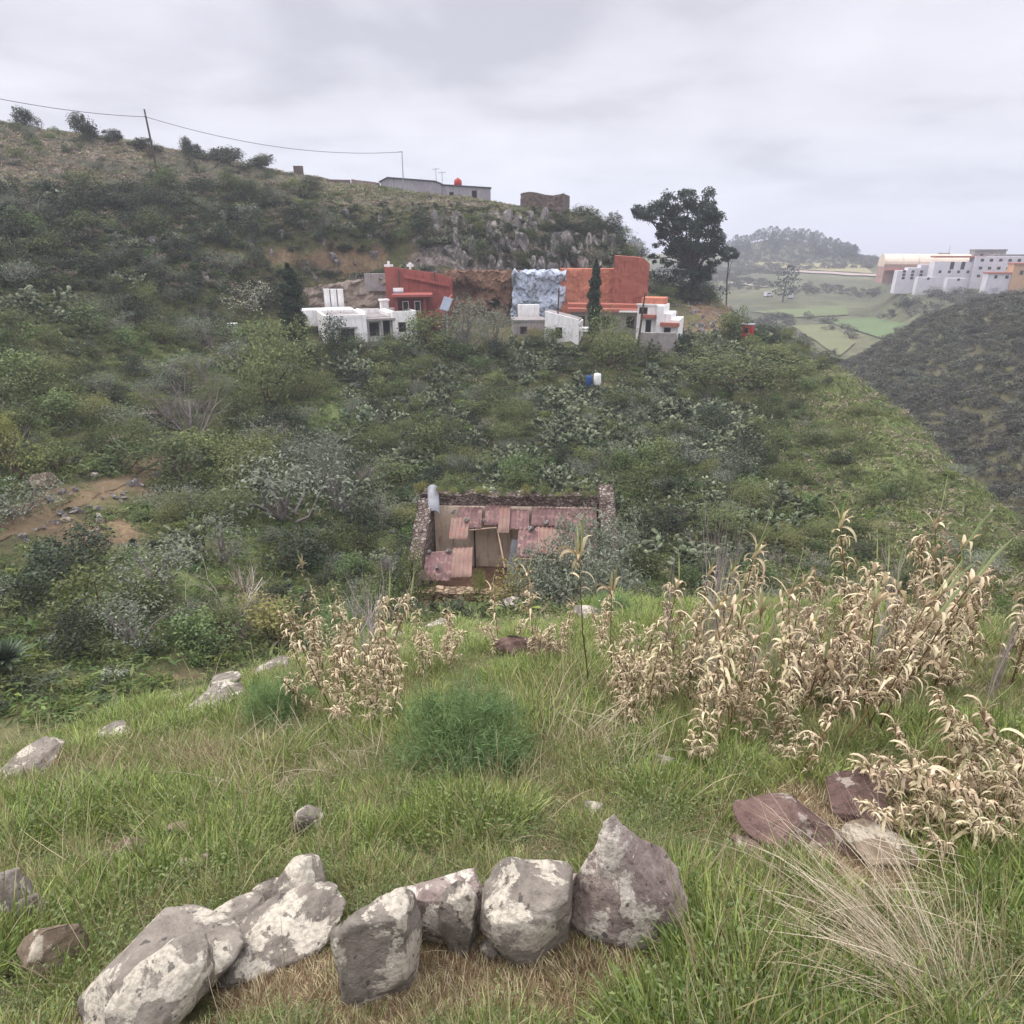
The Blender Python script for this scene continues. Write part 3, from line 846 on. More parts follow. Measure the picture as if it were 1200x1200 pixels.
# ------------------------------------------------------------------ fields, tracks (sheets lying on the land)
def drape(name, quad, mat, nu=24, nv=8, lift=.35, bvh=None, rough=.6):
    """a sheet draped over the terrain inside a surveyed four-cornered outline"""
    V = []; a, b, c, d = [Vector(q) for q in quad]
    for j in range(nv + 1):
        for i in range(nu + 1):
            u, v = i / nu, j / nv; q = (a * (1 - u) + b * u) * (1 - v) + (d * (1 - u) + c * u) * v
            e = 0 if 0 < i < nu and 0 < j < nv else 1
            q = q + Vector((1.5 * e * fbm(u * 5, v * 5, a.x, 3), rough * e * fbm(u * 7, v * 5, a.y + 9, 4)))
            p = (bvh or BVHC).ray_cast(Vector((0, 0, 0)), ray(q.x, q.y).normalized())[0]
            V.append(tuple(p + Vector((0, 0, lift))) if p else (V[-1] if V else (0, 300, -30)))
    F = [(j * (nu + 1) + i, (j + 1) * (nu + 1) + i, (j + 1) * (nu + 1) + i + 1, j * (nu + 1) + i + 1) for j in range(nv) for i in range(nu)]
    me = bpy.data.meshes.new(name); me.from_pydata(V, [], F); me.materials.append(mat); me.polygons.foreach_set('use_smooth', [True] * len(F)); me.update()
    return tag(link(name, me), kind='structure')
def m_field(name, a, b): return m_simple(name, a, b, .08, .95, .5, .2)
drape('field', [(928, 383), (970, 381), (1002, 403), (983, 419)], m_field('stubble_field', hx('#6e7050'), hx('#616348')))
drape('field', [(966, 377), (1020, 373), (1066, 382), (1034, 398)], m_field('green_field', hx('#5f6f4a'), hx('#556344')))
drape('field', [(862, 307), (1008, 310), (1024, 321), (880, 313)], m_field('dry_field', hx('#8d8562'), hx('#7a7354')))
drape('field', [(880, 366), (992, 359), (994, 370), (930, 373)], m_field('pale_green_field', hx('#656e4c'), hx('#5c6446')))
drape('track', [(870, 314.0), (1030, 323), (1030, 325.5), (870, 316)], m_field('pinkish_track', hx('#a3938a'), hx('#8e7f76')), 30, 2, .6)
drape('track', [(852, 331), (900, 336), (900, 338), (852, 333)], m_field('pale_track', hx('#b5aa9c'), hx('#a1978a')), 20, 2, .6)
drape('dirt_path', [(-40, 642), (188, 535), (190, 543), (-40, 660)], m_simple('dirt_path_earth', hx('#74644c'), hx('#5c4e3a'), .8, .95, .7, .1), 90, 4, .035, BVHA, 9)
# ------------------------------------------------------------------ buildings
M_WHITE = m_simple('white_limewash', hx('#f2f0ee'), hx('#d8d4d0'), 1.5, 0.8, 0.15, 0.02, streak=hx('#b9b2aa'))
M_ROOFG = m_simple('grey_roof_screed', hx('#9b9592'), hx('#77716e'), 1.2, 0.9)
M_GREYW = m_simple('grey_render', hx('#a39b98'), hx('#827a77'), 0.9, 0.9, streak=hx('#6b6461'))
M_HILLW = m_simple('lilac_grey_render', hx('#a6a0a4'), hx('#8b8589'), 0.6, 0.9, streak=hx('#6e686a'))
M_RED = m_simple('red_painted_wall', hx('#a25a50'), hx('#854a43'), 1.0, 0.85, streak=hx('#6d2f28'))
M_DRED = m_simple('dark_red_wall', hx('#80453f'), hx('#683935'), 1.0, 0.85)
M_ORANGE = m_simple('orange_painted_rock', hx('#bd7a60'), hx('#a26854'), 0.5, 0.9, 0.6, 0.1, streak=hx('#8c4a38'))
M_BRICK = m_simple('red_brown_wall', hx('#a0604f'), hx('#8a5245'), 0.8, 0.9, 0.4, 0.05, streak=hx('#74382e'))
M_BLUE = m_simple('blue_white_painted_rock', hx('#c3c8d2'), hx('#98a1b0'), 0.55, 0.9, 0.5, 0.1, streak=hx('#6f7a8e'))
M_TAN = m_simple('tan_rock', hx('#a8998a'), hx('#7d6f62'), 0.7, 0.95, 0.8, 0.15, streak=hx('#5d5148'))
M_CAVE = m_simple('brown_cave_rock', hx('#8a6a55'), hx('#604839'), 0.6, 0.95, 0.8, 0.2, streak=hx('#453429'))
M_GLASS = m_simple('dark_window', hx('#23242a'), hx('#17171a'), 1, 0.3, 0)
M_FRAME = m_simple('window_frame', hx('#5b4a40'), hx('#4a3c34'), 3, 0.7)
M_TILE = m_simple('clay_tile', hx('#ab6a58'), hx('#8e564a'), 6, 0.85, 0.6, 0.05)
M_WOOD = m_simple('weathered_pole_wood', hx('#5a4d44'), hx('#3d342e'), 3, 0.9)
M_METAL = m_simple('galvanised_metal', hx('#9ea1a6'), hx('#85888d'), 4, 0.5)
M_REDP = m_simple('red_paint', hx('#b3372c'), hx('#93302a'), 2, 0.6)
M_PVGLASS = m_simple('solar_panel_face', hx('#8d95a2'), hx('#7b8390'), 2, 0.25, 0)
M_BLUEP = m_simple('blue_plastic', hx('#2b4f86'), hx('#234272'), 2, 0.5, 0)

class Bld:
    def __init__(s, name, label, cat, loc, yaw=0.0, group=None):
        s.e = empty(name, loc, yaw, label, cat, group); s.mb = {}
    def part(s, name, mat, *boxes, parent=None, bevel=0):
        mb = MB()
        for b in boxes:
            if b[0] == 'prism': mb.prism(*b[1:])
            else: mb.box(*b)
        return mb.build(name, mat, parent=parent or s.e, bevel=bevel)
    def window(s, x0, x1, z0, z1, y, name='window', fm=None, side=None):
        t = 0.09
        mb = MB()
        if side is None:
            for b in ((x0, x1, y - .05, y + .02, z1 - t, z1), (x0, x1, y - .05, y + .02, z0, z0 + t), (x0, x0 + t, y - .05, y + .02, z0 + t, z1 - t), (x1 - t, x1, y - .05, y + .02, z0 + t, z1 - t)): mb.box(*b)
            f = mb.build(name, fm or M_FRAME, parent=s.e)
            p = MB(); p.box(x0 + t, x1 - t, y - .02, y + .02, z0 + t, z1 - t)
        else:      # on a wall across x at x=side, spanning y0..y1 given as x0, x1
            o = 0.05 * y
            for b in ((x0, x1, z1 - t, z1), (x0, x1, z0, z0 + t), (x0, x0 + t, z0 + t, z1 - t), (x1 - t, x1, z0 + t, z1 - t)): mb.box(min(side, side + o), max(side, side + o), *b)
            f = mb.build(name, fm or M_FRAME, parent=s.e)
            p = MB(); p.box(min(side, side + o * .4), max(side, side + o * .4), x0 + t, x1 - t, z0 + t, z1 - t)
        p.build('pane' if name == 'window' else 'panel', M_GLASS, parent=f)

def crag_mesh(name, w, h, d, mat, amp=0.35, freq=0.5, nx=40, nz=26, seed=0, carve=(), top=None, facet=0.0, bot=0.5):
    """solid block of rock w wide, h high, d deep with a rough front, top and sides; origin at middle of the foot of the front"""
    V = []; F = []
    ny = 6
    def put(x, y, z):
        px_, pz = x, z
        q = fbm((x + seed * 13) * freq, (z + y) * freq, seed, 5)
        q2 = fbm((x - seed * 7) * freq * 2.5, (z + y) * freq * 2.5, seed + 5, 3)
        yy = y + amp * (q + 0.35 * q2) * (1 if y < d * .9 else 0)
        if facet: yy = round(yy / facet) * facet * 0.6 + yy * 0.4
        for (cx, cz, rx, rz, dep) in carve:
            e = ((x - cx) / rx) ** 2 + ((z - cz) / rz) ** 2
            if e < 1 and y < d * .5: yy += dep * min(1, (1 - e) * 2.5)
        zt = z
        if top is not None and z > 0:
            zt = z * top((x / w) + 0.5)
        zt += amp * 0.4 * q2 * (z / h)
        return (x + amp * 0.3 * q2 * (1 if abs(x) > w * .45 else 0), yy, zt)
    idx = {}
    def vid(x, y, z):
        k = (round(x, 4), round(y, 4), round(z, 4))
        if k not in idx: idx[k] = len(V); V.append(put(x, y, z))
        return idx[k]
    def sheet(fn, na, nb):
        for i in range(na):
            for j in range(nb):
                F.append((vid(*fn(i / na, j / nb)), vid(*fn((i + 1) / na, j / nb)), vid(*fn((i + 1) / na, (j + 1) / nb)), vid(*fn(i / na, (j + 1) / nb))))
    sheet(lambda a, b: (-w / 2 + a * w, 0, -bot + b * (h + bot)), nx, nz)
    sheet(lambda a, b: (-w / 2 + a * w, b * d, h), nx, ny)
    sheet(lambda a, b: (-w / 2, d - a * d, -bot + b * (h + bot)), ny, nz)
    sheet(lambda a, b: (w / 2, a * d, -bot + b * (h + bot)), ny, nz)
    sheet(lambda a, b: (w / 2 - a * w, d, -bot + b * (h + bot)), nx, nz)
    me = bpy.data.meshes.new(name); me.from_pydata(V, [], F); me.materials.append(mat); me.update()
    return me

def crag(name, x0, y0, x1, y1, r, d, mat, label, cat, yaw=None, **kw):
    """rock or wall filling the surveyed box x0..x1, y0 (top)..y1 (foot) at distance r"""
    p = P((x0 + x1) / 2, y1, r); m = mpp(p)
    az = -math.atan2(p.x, p.y) if yaw is None else yaw
    me = crag_mesh(name, (x1 - x0) * m, (y1 - y0) * m / math.cos(PITCH * .5), d, mat, **kw)
    return tag(link(name, me, None, p, az), label, cat)

# ---- flat-roofed white house
o = P(383, 404, 72)
b = Bld('flat_roofed_house', 'white flat-roofed house with parapets right of the dark cypress', 'house', o, R(22))
b.part('wall', M_WHITE, (0, 4.2, 0, 6.4, -1.5, 2.55), (-.02, 4.22, -.02, .26, 2.55, 2.85), (-.02, .26, .262, 6.4, 2.55, 2.85), (3.94, 4.22, .262, 6.4, 2.55, 2.85), (.262, 3.938, 6.1, 6.4, 2.55, 2.85))
b.part('roof', M_ROOFG, (.262, 3.938, .262, 6.098, 2.552, 2.62))
b.part('wall', M_WHITE, (4.222, 7.0, 1.2, 6.2, -1.5, 2.4), (4.222, 4.5, 1.2, 6.2, 2.402, 2.95), (6.75, 7.0, 1.2, 6.2, 2.402, 2.8), (4.502, 6.748, 5.9, 6.2, 2.402, 2.9))
b.part('roof', M_ROOFG, (4.502, 6.748, 1.2, 5.898, 2.402, 2.46))
b.part('canopy', M_GREYW, (4.3, 7.3, .25, 1.5, 2.15, 2.36), (4.35, 4.5, .3, .45, -1, 2.15), (5.72, 5.95, .3, .45, -1, 2.15))
b.part('wall', M_WHITE, (7.002, 9.6, .4, 5.2, -1.5, 2.75), (7.002, 9.6, .4, .62, 2.75, 3.0), (7.002, 7.22, .622, 5.2, 2.75, 3.0), (9.38, 9.6, .622, 5.2, 2.75, 3.0), (7.222, 9.378, 4.98, 5.2, 2.75, 3.0))
b.part('roof', M_ROOFG, (7.222, 9.378, .622, 4.978, 2.752, 2.8))
b.part('chimney', M_WHITE, (6.9, 7.75, 5.3, 6.1, 1.5, 3.7), (6.8, 7.85, 5.2, 6.2, 3.7, 3.9))
b.part('rear_roof', M_WHITE, (-1.5, 4.1, 6.45, 9.5, 1.2, 2.9))
b.window(1.5, 2.9, 0.3, 1.5, 0.0); b.part('lintel', M_GREYW, (1.2, 3.2, -.25, 0.0, 1.55, 1.68))
b.window(4.6, 5.7, .5, 1.9, 1.2); b.window(5.95, 6.85, .0, 2.05, 1.2, 'door'); b.window(7.6, 8.4, .9, 1.9, .4)
for i, (px, lab) in enumerate(((384, 'leftmost'), (392, 'middle'), (400, 'rightmost'))):
    p = P(px, 358, 83); mb = MB(); mb.box(-.33, .33, -.3, .3, -.6, 1.72); mb.box(-.36, .36, -.33, .33, 1.72, 1.82)
    tag(mb.build('white_tank', M_WHITE, loc=p, rz=R(15), bevel=.03), lab + ' of the three tall white tanks behind the flat-roofed house', 'tank', 'white tanks behind the flat-roofed house')
crag('tan_rock_face', 350, 330, 458, 372, 84.2, 4, M_TAN, 'pale tan rock face behind the flat-roofed white house', 'rock face', amp=.7, seed=2, top=lambda t: .75 + .3 * t)
crag('whitish_wall', 428, 322, 455, 336, 84.0, 1.5, M_GREYW, 'short pale wall on the rock left of the red house', 'wall', amp=.05, seed=3, nx=12, nz=6)

# ---- red house with crosses
o = P(462, 392, 76)
b = Bld('red_house', 'red painted house built against the rock with crosses on top', 'house', o, R(6))
b.part('wall', M_DRED, (.2, 4.0, 0, 4, -1.0, 1.25))
b.part('balcony', M_RED, (.0, 4.25, -.3, 4, 1.252, 2.05))
b.part('upper_wall', M_DRED, (.2, 4.0, 1.4, 4, 2.052, 3.9), (.2, .55, .1, 1.4, 2.052, 3.9), (3.3, 3.6, .1, .4, 2.052, 3.9))
b.part('roof', M_RED, (0, 4.3, -.2, 4.2, 3.902, 4.15))
b.part('rear_wall', M_RED, ('prism', [(-.9, -1), (6.6, -1), (6.6, 5.6), (5.2, 6.1), (3, 6.4), (1.0, 6.7), (-.9, 6.85)], 4.3, 5.0))
b.part('stair', M_RED, ('prism', [(4.3, 2.0), (6.5, 4.0), (6.5, 3.2), (4.9, .6), (4.3, .6)], 1.2, 4.2))
b.part('stair_parapet', M_RED, ('prism', [(1.2, 6.0), (6.3, 5.0), (6.3, 4.7), (1.2, 5.7)], 3.9, 4.28))
b.window(1.0, 1.7, 2.3, 3.4, 1.4, 'door', M_WHITE); b.window(2.3, 3.0, 2.3, 3.4, 1.4, 'door', M_WHITE)
b.part('downpipe', M_FRAME, (.62, .72, 3.9, 4.29, 4.2, 6.6), (4.6, 4.7, 4.2, 4.29, 4.6, 6.3))
for px, py, lab in ((456, 321, 'white stone cross on the left corner of the red house'), (481, 321, 'slim white cross on the middle of the red wall')):
    p = P(px, py, 80.6); s = 1 if px < 470 else .9; mb = MB()
    mb.box(-.12 * s, .12 * s, -.12, .12, -.25, 1.35 * s); mb.box(-.5 * s if px < 470 else -.38, .5 * s if px < 470 else .38, -.11, .11, .75, 1.0)
    if px > 470: mb.box(-.22, .22, -.14, .14, .98, 1.1)
    tag(mb.build('white_cross', M_WHITE, loc=p, bevel=.02), lab, 'cross')
b = Bld('solar_heater', 'grey and white solar heater on the roof of the red house', 'solar heater', P(467, 350, 78.2), R(6))
b.part('tank', M_WHITE, (-.55, .55, .1, .5, .75, 1.1)); b.part('collector', M_PVGLASS, ('prism', [(-.5, 0.05), (.5, .05), (.5, .74), (-.5, .74)], 0, .12)); b.part('stand', M_METAL, (-.5, -.44, .12, .4, -.1, .75), (.44, .5, .12, .4, -.1, .75))
b = Bld('pole_mounted_solar_array', 'tilted solar panel on a pole right of the red house', 'solar panel', P(524, 384, 73), R(-14))
mb = MB(); mb.tube([(0, 0, -.8), (0, .05, 1.9)], .05, 8); mb.build('pole', M_METAL, parent=b.e)
T = Matrix.Translation((0, -.05, 2.4)) @ Matrix.Rotation(R(14), 4, 'Y') @ Matrix.Rotation(R(-32), 4, 'X')
mb = MB(); mb.box(-.48, .48, -.05, .0, -.75, .75, T); mb.build('frame', M_METAL, parent=b.e)
mb = MB(); mb.box(-.44, .44, -.07, -.052, -.71, .71, T); mb.build('panel_face', M_PVGLASS, parent=b.e)

# ---- cave wall, painted rocks, row of houses
crag('cave_rock_face', 524, 324, 608, 398, 85, 4, M_CAVE, 'brown rock face with a small cave mouth between the red house and the blue rock', 'rock face', amp=.8, seed=5, carve=((1.4, 4.2, .75, .5, 2.4), (-2.5, 5.6, 2.2, 1.0, 1.2)), nx=64, nz=48, facet=.3)
crag('blue_painted_rock', 600, 323, 660, 380, 84, 3, M_BLUE, 'lumpy rock wall painted pale blue and white', 'rock face', amp=1.0, freq=.45, seed=8, nx=50, nz=40, facet=.35)
crag('orange_cliff_wall', 655, 319, 723, 366, 84.2, 3, M_ORANGE, 'flat orange painted cliff wall behind the row of houses', 'cliff wall', amp=.16, freq=.8, seed=9)
crag('red_brown_cliff_wall', 717, 305, 757, 366, 83.2, 4.5, M_BRICK, 'tall red-brown cliff wall at the right end of the houses', 'cliff wall', amp=.1, freq=.7, seed=11, top=lambda t: 1.0 - .05 * t if t < .8 else .96 - .5 * (t - .8))
b = Bld('grey_shed', 'small grey shed with a flat roof below the blue rock', 'shed', P(602, 400, 76), R(4))
b.part('wall', M_GREYW, (0, 3.5, 0, 3.6, -1, 2.1)); b.part('roof', M_ROOFG, (-.1, 3.6, -.1, 3.7, 2.1, 2.3)); b.window(.7, 1.5, .8, 1.6, 0)
mb = MB(); mb.box(0, 2.5, 0, .4, -1.0, .85); tag(mb.build('white_parapet', M_WHITE, loc=P(607, 366, 80.5), rz=R(3), bevel=.03), 'short white wall at the foot of the blue painted rock', 'wall')
b = Bld('white_cottage', 'small white cottage with a sloping grey roof below the blue rock', 'cottage', P(638, 401, 74), R(-12))
b.part('wall', M_WHITE, ('prism', [(0, -1), (3.7, -1), (3.7, 2.1), (0, 2.9)], 0, 4))
b.part('roof', M_ROOFG, ('prism', [(-.15, 2.95), (3.55, 2.12), (3.55, 2.26), (-.15, 3.09)], .25, 4.1))
b.part('parapet', M_WHITE, ('prism', [(0, 2.902), (3.7, 2.102), (3.7, 2.4), (0, 3.25)], 0, .248))
b.window(1.2, 1.9, .5, 1.6, 0); b.part('step', M_WHITE, (3.702, 4.6, .2, 1.6, 1.2, 1.55))
b = Bld('row_house', 'long grey house with three dark windows under the orange cliff wall', 'house', P(668, 392, 79), R(-3))
b.part('wall', M_GREYW, (0, 8.4, 0, 3.2, -1.2, 2.5)); b.part('roof', M_TILE, ('prism', [(-.3, 2.502), (8.2, 2.502), (8.2, 2.8), (-.3, 2.9)], -.45, 3.0), ('prism', [(-.3, 2.9), (8.2, 2.8), (8.2, 3.2), (-.3, 3.3)], 1.2, 3.4))
for x in (.7, 3.6, 6.3): b.window(x, x + .95, .7, 2.05, 0)
b.part('gutter', M_WHITE, (5.4, 8.3, -.6, -.452, 2.52, 2.7))
b = Bld('tiled_house', 'white house with stepped gable and clay tile awnings at the right end of the row', 'house', P(745, 394, 77), R(-20))
b.part('wall', M_WHITE, (0, 2.2, 0, 4, -1.5, 3.3), ('prism', [(2.202, -1.5), (4.6, -1.5), (4.6, 1.9), (3.7, 1.9), (3.7, 2.5), (2.9, 2.5), (2.9, 3.3), (2.202, 3.3)], -.5, 4))
b.part('roof', M_ORANGE, (.2, 2.7, 1.0, 3.8, 3.302, 4.0)); b.part('roof_edge', M_WHITE, (-.1, 2.9, -.15, .1, 3.302, 3.45))
b.part('awning', M_TILE, ('prism', [(.5, 2.0), (2.1, 2.0), (2.1, 2.35), (.5, 2.35)], -.7, -.01)); b.part('awning', M_TILE, ('prism', [(2.7, 1.25), (4.7, 1.25), (4.7, 1.65), (2.7, 1.65)], -1.1, -.51))
b.window(.2, 1.1, 2.4, 3.1, 0); b.window(1.0, 1.6, .1, 1.8, 0, 'door'); b.window(3.1, 3.8, -.2, 1.1, -.5, 'door')
mb = MB(); mb.box(0, 3.9, 0, .35, -1.6, .75); tag(mb.build('retaining_wall', M_GREYW, loc=P(748, 398, 74.5), rz=R(-8), bevel=.03), 'grey concrete retaining wall in front of the white tiled house', 'wall')

def pole_thing(name, base, top_px, label, cat, rad, mat, r_extra=0):
    """a straight pole whose top stands where it was surveyed"""
    d = ray(*top_px); t = base.y / d.y; top = d * t
    e = empty(name, base, 0, label, cat)
    mb = MB(); v = top - base; mb.tube([-v * .08, v * .5, v], [rad, rad * .9, rad * .7], 8); mb.build('shaft', mat, parent=e)
    return e, top
pole_thing('wooden_pole', P(653, 392, 75), (655, 337), 'dark wooden pole in front of the blue rock', 'pole', .09, M_WOOD)
pole_thing('wooden_pole', P(748, 402, 73.5), (756, 343), 'leaning dark pole in front of the white tiled house', 'pole', .12, M_WOOD)
base1 = hit(187, 214); e1, top1 = pole_thing('utility_pole', base1, (169, 128), 'leaning wooden utility pole on the left hilltop', 'utility pole', .13, M_WOOD)
mb = MB(); mb.tube([(0, 0, (top1 - base1).z * .25), (-2.6, -1.0, -.6)], .05, 6); mb.build('brace', M_WOOD, parent=e1)
mb = MB(); v_ = (top1 - base1) * .9; mb.tube([v_ + Vector((-.1, -.15, 0)), v_ + Vector((.12, -.2, .15))], .06, 6); mb.build('insulator', M_METAL, parent=e1)
base2 = P(474, 240, 99); e2, top2 = pole_thing('utility_pole', base2, (471, 178), 'thin upright metal pole in front of the grey hilltop building', 'utility pole', .075, M_METAL)
mb = MB(); v_ = top2 - base2; mb.tube([v_ + Vector((-.55, 0, -.02)), v_ + Vector((.1, 0, .02))], .05, 6); mb.build('arm', M_METAL, parent=e2)
a = top1 * 1.0 - (top1 - base1) * .1; bpt = top2
left = Vector(a) + (Vector(P(-160, 78, 80)) - Vector(a))
def span(p, q, sag, n=24): return [p.lerp(q, i / n) - Vector((0, 0, sag * 4 * (i / n) * (1 - i / n))) for i in range(n + 1)]
mb = MB(); mb.tube(span(left, a, .7) + span(a, bpt, 1.3)[1:], .028, 5)
tag(mb.build('overhead_wire', m_simple('wire_black', hx('#3b3c40'), None, 1, .6, 0)), 'thin dark overhead wire running between the two hilltop poles', 'wire')

# ---- hilltop buildings
o = P(447, 243, 103); m = mpp(o)
b = Bld('hilltop_building', 'long grey building with a low gable on the hilltop', 'building', o, R(4))
def X(px): return (px - 447) * m * 1.01
def Z(py): return (243 - py) * m * 1.02
b.part('wall', M_HILLW, ('prism', [(X(447), -2), (X(517), -2), (X(517), Z(219)), (X(510), Z(216)), (X(456), Z(212.5)), (X(448), Z(217))], 0, 6))
b.part('wing', M_HILLW, ('prism', [(X(517) + .01, -2), (X(574), -2), (X(574), Z(222.5)), (X(517) + .01, Z(219.6))], .3, 6))
b.part('roof', m_simple('dark_roof_edge', hx('#6b6668'), hx('#57535a'), 1), ('prism', [(X(446), Z(217) + .02), (X(456), Z(212.5) + .02), (X(510), Z(216) + .02), (X(518), Z(219) + .02), (X(518), Z(218) + .02), (X(510), Z(215)), (X(456), Z(211.6)), (X(446), Z(216.2))], -.2, 6.1), ('prism', [(X(518.1), Z(219.4) + .02), (X(575), Z(222.4) + .02), (X(575), Z(221.5) + .02), (X(518.1), Z(218.6) + .02)], .1, 6.1))
b.window(X(526), X(531), .3, 2.0, .3, 'door'); b.window(X(552), X(558), .3, 2.2, .3, 'door')
p = Vector(o) + Vector((X(535) * .998, X(535) * .07 + 2, Z(220.3)))
mb = MB(); mb.lathe([(0, 0), (.42, 0), (.52, .12), (.55, .5), (.5, .85), (.34, 1.02), (.16, 1.06), (.16, 1.16), (0, 1.16)], sides=20)
tag(mb.build('water_tank', M_REDP, loc=p, smooth=True), 'round red water tank on the roof of the grey hilltop building', 'tank')
for px, top, lab in ((510, 201, 'taller TV antenna on the grey hilltop building'), (517, 205, 'shorter TV antenna on the grey hilltop building')):
    p = Vector(o) + Vector((X(px), X(px) * .07 + 1.5, Z(217.5))); h = (218 - top) * m
    e = empty('tv_antenna', p, 0, lab, 'antenna'); mb = MB(); mb.tube([(0, 0, -.6), (0, 0, h)], .04, 6); mb.build('mast', M_METAL, parent=e)
    mb = MB(); mb.tube([(-.5, 0, h * .9), (.5, 0, h * .95)], .03, 5)
    for t in (-.4, -.2, 0, .2, .4): mb.tube([(t, -.25, h * .93 + t * .05), (t, .25, h * .93 + t * .05)], .02, 4)
    mb.build('aerial', M_METAL, parent=e)
M_RUIN = m_simple('brown_rubble_stone', hx('#7d6e66'), hx('#544842'), 2.2, 0.95, 0.9, 0.12)
crag('stone_ruin', 609, 230, 660, 258, 97, 5, M_RUIN, 'square brown stone ruin on the hilltop right of the grey building', 'ruin', yaw=R(-14), amp=.14, freq=1.2, seed=21, top=lambda t: 1.0 + .06 * math.sin(t * 7) - .12 * max(0, t - .5))
crag('low_wall', 385, 213, 412, 232, 105, .8, M_RUIN, 'low dark wall left of the roofless shed on the hilltop', 'wall', amp=.06, seed=22, nx=16, nz=6)
crag('roofless_shed', 414, 215, 446, 236, 104, 3, m_simple('pinkish_stone', hx('#94847f'), hx('#756763'), 1.5), 'pinkish stone shed joined to the left end of the grey hilltop building', 'shed', amp=.1, freq=1, seed=23, nx=20, nz=10, top=lambda t: 1.08 - .15 * t)
crag('stone_pillar', 346, 197, 357, 216, 108, 1.2, M_RUIN, 'stubby stone pillar on the hilltop skyline left of the low wall', 'pillar', amp=.08, seed=24, nx=6, nz=8)

# ---- small things around the houses
p = hit(272, 391); mb = MB(); mb.box(-.62, .62, -.5, .5, 0, 1.0)
e = empty('white_cube_tank', p, R(15), 'white cube tank standing in the grass left of the tall cypress', 'tank')
mb.build('tank', M_WHITE, parent=e, bevel=.08); mb = MB()
for z in (.05, .5, .96): mb.box(-.66, .66, -.54, -.5, z, z + .05)
for x in (-.64, 0, .6): mb.box(x, x + .04, -.56, -.54, 0, 1.0)
mb.build('cage', M_METAL, parent=e)
for px, py, mat, lab, s in ((700, 446, M_WHITE, 'white plastic drum among the prickly pears below the houses', 1.0), (690, 447, M_BLUEP, 'blue plastic drum beside the white drum below the houses', .85)):
    mb = MB(); mb.lathe([(0, -.5), (.34, -.5), (.4, -.3), (.42, .1), (.4, .6), (.36, .75), (.12, .78), (.12, .84), (0, .84)], sides=18)
    tag(link('plastic_drum', mb.mesh('plastic_drum', mat, smooth=True), None, P(px, py, 63.5), None, s * .85), lab, 'drum')
b = Bld('red_hut', 'small red metal hut at the right end of the dirt terrace', 'hut', P(868, 392, 83), R(-30))
b.part('wall', M_REDP, (0, 1.2, 0, 1.2, -.6, 1.1)); b.part('roof', M_METAL, (-.1, 1.3, -.1, 1.3, 1.102, 1.18)); b.window(.3, .8, .2, .8, 0)

# ---- town on the far ridge
M_TOWNW = m_simple('town_white', hx('#cfcbd0'), hx('#b6b2b8'), .3, .8, streak=hx('#b5adb0'))
M_TANROOF = m_simple('tan_barrel_roof', hx('#cfc0ae'), hx('#baa997'), .12, .7)
M_PINKW = m_simple('pinkish_brown_wall', hx('#a98a82'), hx('#8d716b'), .3, .9)
M_ORW = m_simple('orange_town_wall', hx('#c09a78'), hx('#a98768'), .3, .9)
o = P(1086, 322, 275); m = mpp(o)
b = Bld('barrel_roofed_hall', 'large hall with a tan barrel roof in the town on the far ridge', 'hall', o, R(-16))
b.e.scale = (.86, .86, .72)
arch = [(-5.5 + 0, 0)] + [(-6.2 * math.cos(math.pi * i / 12), 1.2 + 4.4 * math.sin(math.pi * i / 12)) for i in range(13)] + [(6.2, 0)]
mb = MB(); n = len(arch)
for (x0, x1) in ((-15.5, -9.2), (-9.1, -3.5), (-3.4, 1.6), (1.7, 15)):
    v = [(x0, y + 6.5, z + 3.4) for y, z in arch] + [(x1, y + 6.5, z + 3.4) for y, z in arch]
    mb.add(v, [tuple(range(n)), tuple(range(2 * n - 1, n - 1, -1))] + [(i, i + n, (i + 1) % n + n, (i + 1) % n) for i in range(n)])
mb.build('barrel_roof', M_TANROOF, parent=b.e)
b.part('wall', M_PINKW, (-15.5, 15, -.5, 12, -4, 3.38)); b.part('lean_to_roof', M_TILE, ('prism', [(-15, 1.8), (15, 1.8), (15, 2.3), (-15, 2.3)], -4, -.52))
b.part('roof_vent', M_GREYW, (4, 8, 5.5, 7.5, 8.9, 9.5)); b.part('antenna', M_METAL, (7.6, 7.75, 6.5, 6.65, 9.5, 13))
def town(name, px, py, r, w, h, d, yaw, mat, label, cat, rows, cols, ww, wh, roof=None, step=0):
    if r < 300: py -= 4; h *= .82
    o = P(px, py, r); b = Bld(name, label, cat, o, R(yaw))
    if step: b.part('wall', mat, ('prism', [(0, -4), (w, -4), (w, h), (w * .5, h), (w * .5, h - step), (w * .22, h - step), (w * .22, h - 2 * step), (0, h - 2 * step)], 0, d))
    else: b.part('wall', mat, (0, w, 0, d, -4, h))
    if roof: b.part('roof', roof, (-.2, w + .2, -.3, d, h + .002, h + .45))
    for i in range(rows):
        for j in range(cols):
            x = w * (j + .6) / (cols + .2); z = (h - 2 * step) * (i + .45) / (rows + .1)
            b.window(x, x + ww, z, z + wh, 0.0)
    return b
town('niche_wall', 1050, 333, 262, 13.0, 6.0, 4, -14, M_TOWNW, 'low white stepped block with small dark openings at the left of the far town', 'building', 3, 5, .9, .8, step=.9)
b = town('niche_block', 1091, 333, 258, 13.5, 6.8, 5, -14, M_TOWNW, 'white block with three tall dark openings below the barrel-roofed hall', 'building', 1, 5, .8, .8)
for x in (4.4, 7.4, 10.8): b.window(x, x + 1.1, 3.4, 5.6, 0.0)
b.part('roof', M_TILE, (-.2, 13.7, -.3, 5, 6.802, 7.3))
